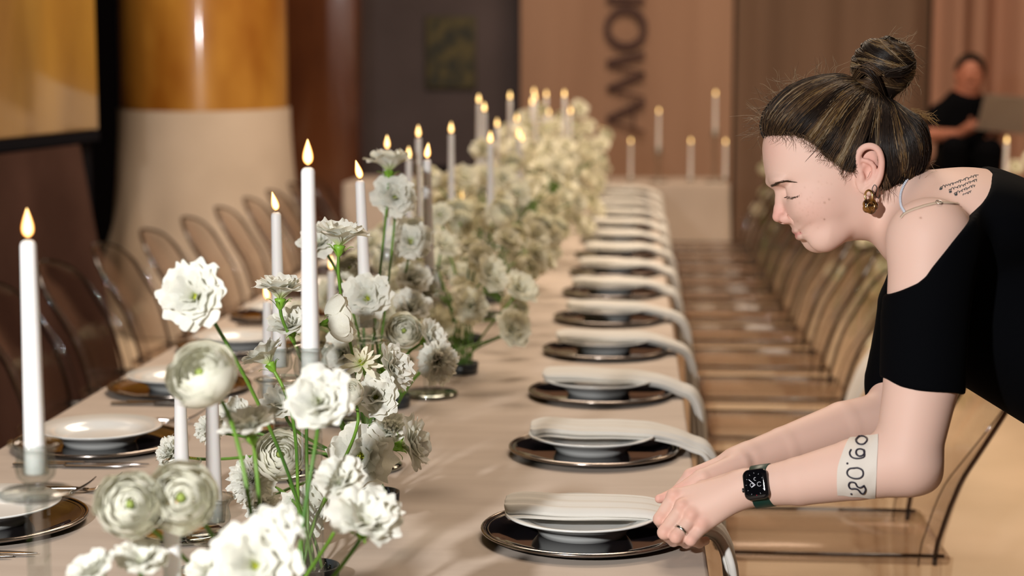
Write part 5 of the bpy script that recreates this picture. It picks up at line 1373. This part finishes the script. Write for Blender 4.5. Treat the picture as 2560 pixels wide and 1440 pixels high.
for s_, e_, w_, h_ in ((sL, eL, wL, hL), (sR, eR, wR, hR)):
    F.chain([s_, e_], [.055, .042], .03); F.chain([e_, w_, h_], [.042, .030, .034], .02)
    for k in range(4):
        d = np.array([(k - 1.5) * .018, 0, 0]); F.chain([h_ + d, h_ + d + np.array([.03, -.02, .025]), h_ + d + np.array([.055, -.01, .015])], [.011, .010, .008], .006)
    F.chain([h_, h_ + np.array([-.01, -.03, .05])], [.013, .009], .008)
mv, mq = F.mesh(.008, mp(2260, 480, -.5) - np.array([.1, .1, .1]), mp(2560, 120, .5) + np.array([.1, .1, .1]), 10)
M['skin_man'] = mat('skin_warm', (.34, .125, .075), .6)
mb_ = field_obj('body', mv, mq, M['skin_man'], man)
Hf = Field(); Hf.ell(hx + np.array([.006, .022, .030]), (.090, .100, .105), A3); Hf.ell(hx + np.array([-.006, -.095, -.035]), (.066, .060, .090), A3, .02, 's')
hv, hq = Hf.mesh(.008, hx - .2, hx + .2, 10); field_obj('hair', hv, hq, M['hair_base'], man)
Tf = Field(); Tf.chain([mp(2410, 268, .05), mp(2400, 330, .08), mp(2400, 428, .10)], [.125, .140, .155], .05); Tf.chain([mp(2410, 262, .05), sL, sL * .35 + eL * .65], [.085, .072, .062], .04); Tf.chain([mp(2410, 262, .05), sR, sR * .35 + eR * .65], [.085, .072, .062], .04)
tv_, tq_ = Tf.mesh(.010, mp(2260, 480, -.5) - .1, mp(2560, 120, .5) + .1, 10); field_obj('shirt', tv_, tq_, M['black_cloth'], man)
Lf = Field(); hip = mp(2400, 420, .10); SEATZ = hip[2] - .13
for sx, kx in ((-1, 2385), (1, 2475)):
    h_ = hip + np.array([sx * .09, 0, -.02]); k_ = mp(kx, 372 if sx < 0 else 378, -.30); a_ = np.array([k_[0], k_[1] + .12, .32])
    Lf.chain([h_, k_, a_], [.100, .078, .055], .03)
lv, lq = Lf.mesh(.010, (hip[0] - .5, hip[1] - .9, .1), (hip[0] + .6, hip[1] + .5, 1.5), 10); field_obj('trousers', lv, lq, M['black_cloth'], man)
for kx in (2385, 2475):
    k_ = mp(kx, 375, -.30); b = MB(); b.box((k_[0], k_[1] + .06, .285), (.045, .13, .035), bev=.02); b.obj('shoe', M['black_cloth'], man)
lp = thing('laptop', 'open silver laptop on the knees of the seated person far behind', 'laptop', mp(2500, 330, -.32))
o_ = np.array(lp.location[:])
c1, c2, c3, c4 = [mp(*q) - o_ for q in ((2440, 322, -.34), (2562, 335, -.30), (2566, 243, -.42), (2462, 235, -.46))]
def slab(a, b, c, d, t, name, m):
    n_ = np.cross(b - a, d - a); n_ /= np.linalg.norm(n_); q = [a, b, c, d]
    return MB().add(q + [x + n_ * t for x in q], [(3, 2, 1, 0), (4, 5, 6, 7), (0, 1, 5, 4), (1, 2, 6, 5), (2, 3, 7, 6), (3, 0, 4, 7)]).obj(name, m, lp, smooth=False)
M['laptop'] = mat('laptop_silver', (.42, .38, .36), .4, .7)
slab(c1, c2, c3, c4, .008, 'lid', M['laptop'])
back = np.array([0, .22, .0]); slab(c1, c2, c2 + back, c1 + back, .014, 'keyboard_base', M['laptop'])
stl = thing('bar_stool', 'tall dark stool under the seated person behind the woman', 'stool', (hip[0], hip[1], 0))
MB().lathe([(0, SEATZ - .05), (.17, SEATZ - .05), (.185, SEATZ - .03), (.18, SEATZ), (0, SEATZ)], 32).obj('seat', M['black_trim'], stl)
for k in range(4):
    a = math.pi / 4 + k * math.pi / 2; MB().tube([(.13 * math.cos(a), .13 * math.sin(a), SEATZ - .045), (.22 * math.cos(a), .22 * math.sin(a), 0)], .014, 8).obj('leg', M['black_trim'], stl)
a = np.linspace(0, 2 * math.pi, 33); MB().tube(np.stack([.19 * np.cos(a), .19 * np.sin(a), np.full(33, .24)], -1), .010, 6, cap=False).obj('foot_ring', M['black_trim'], stl)
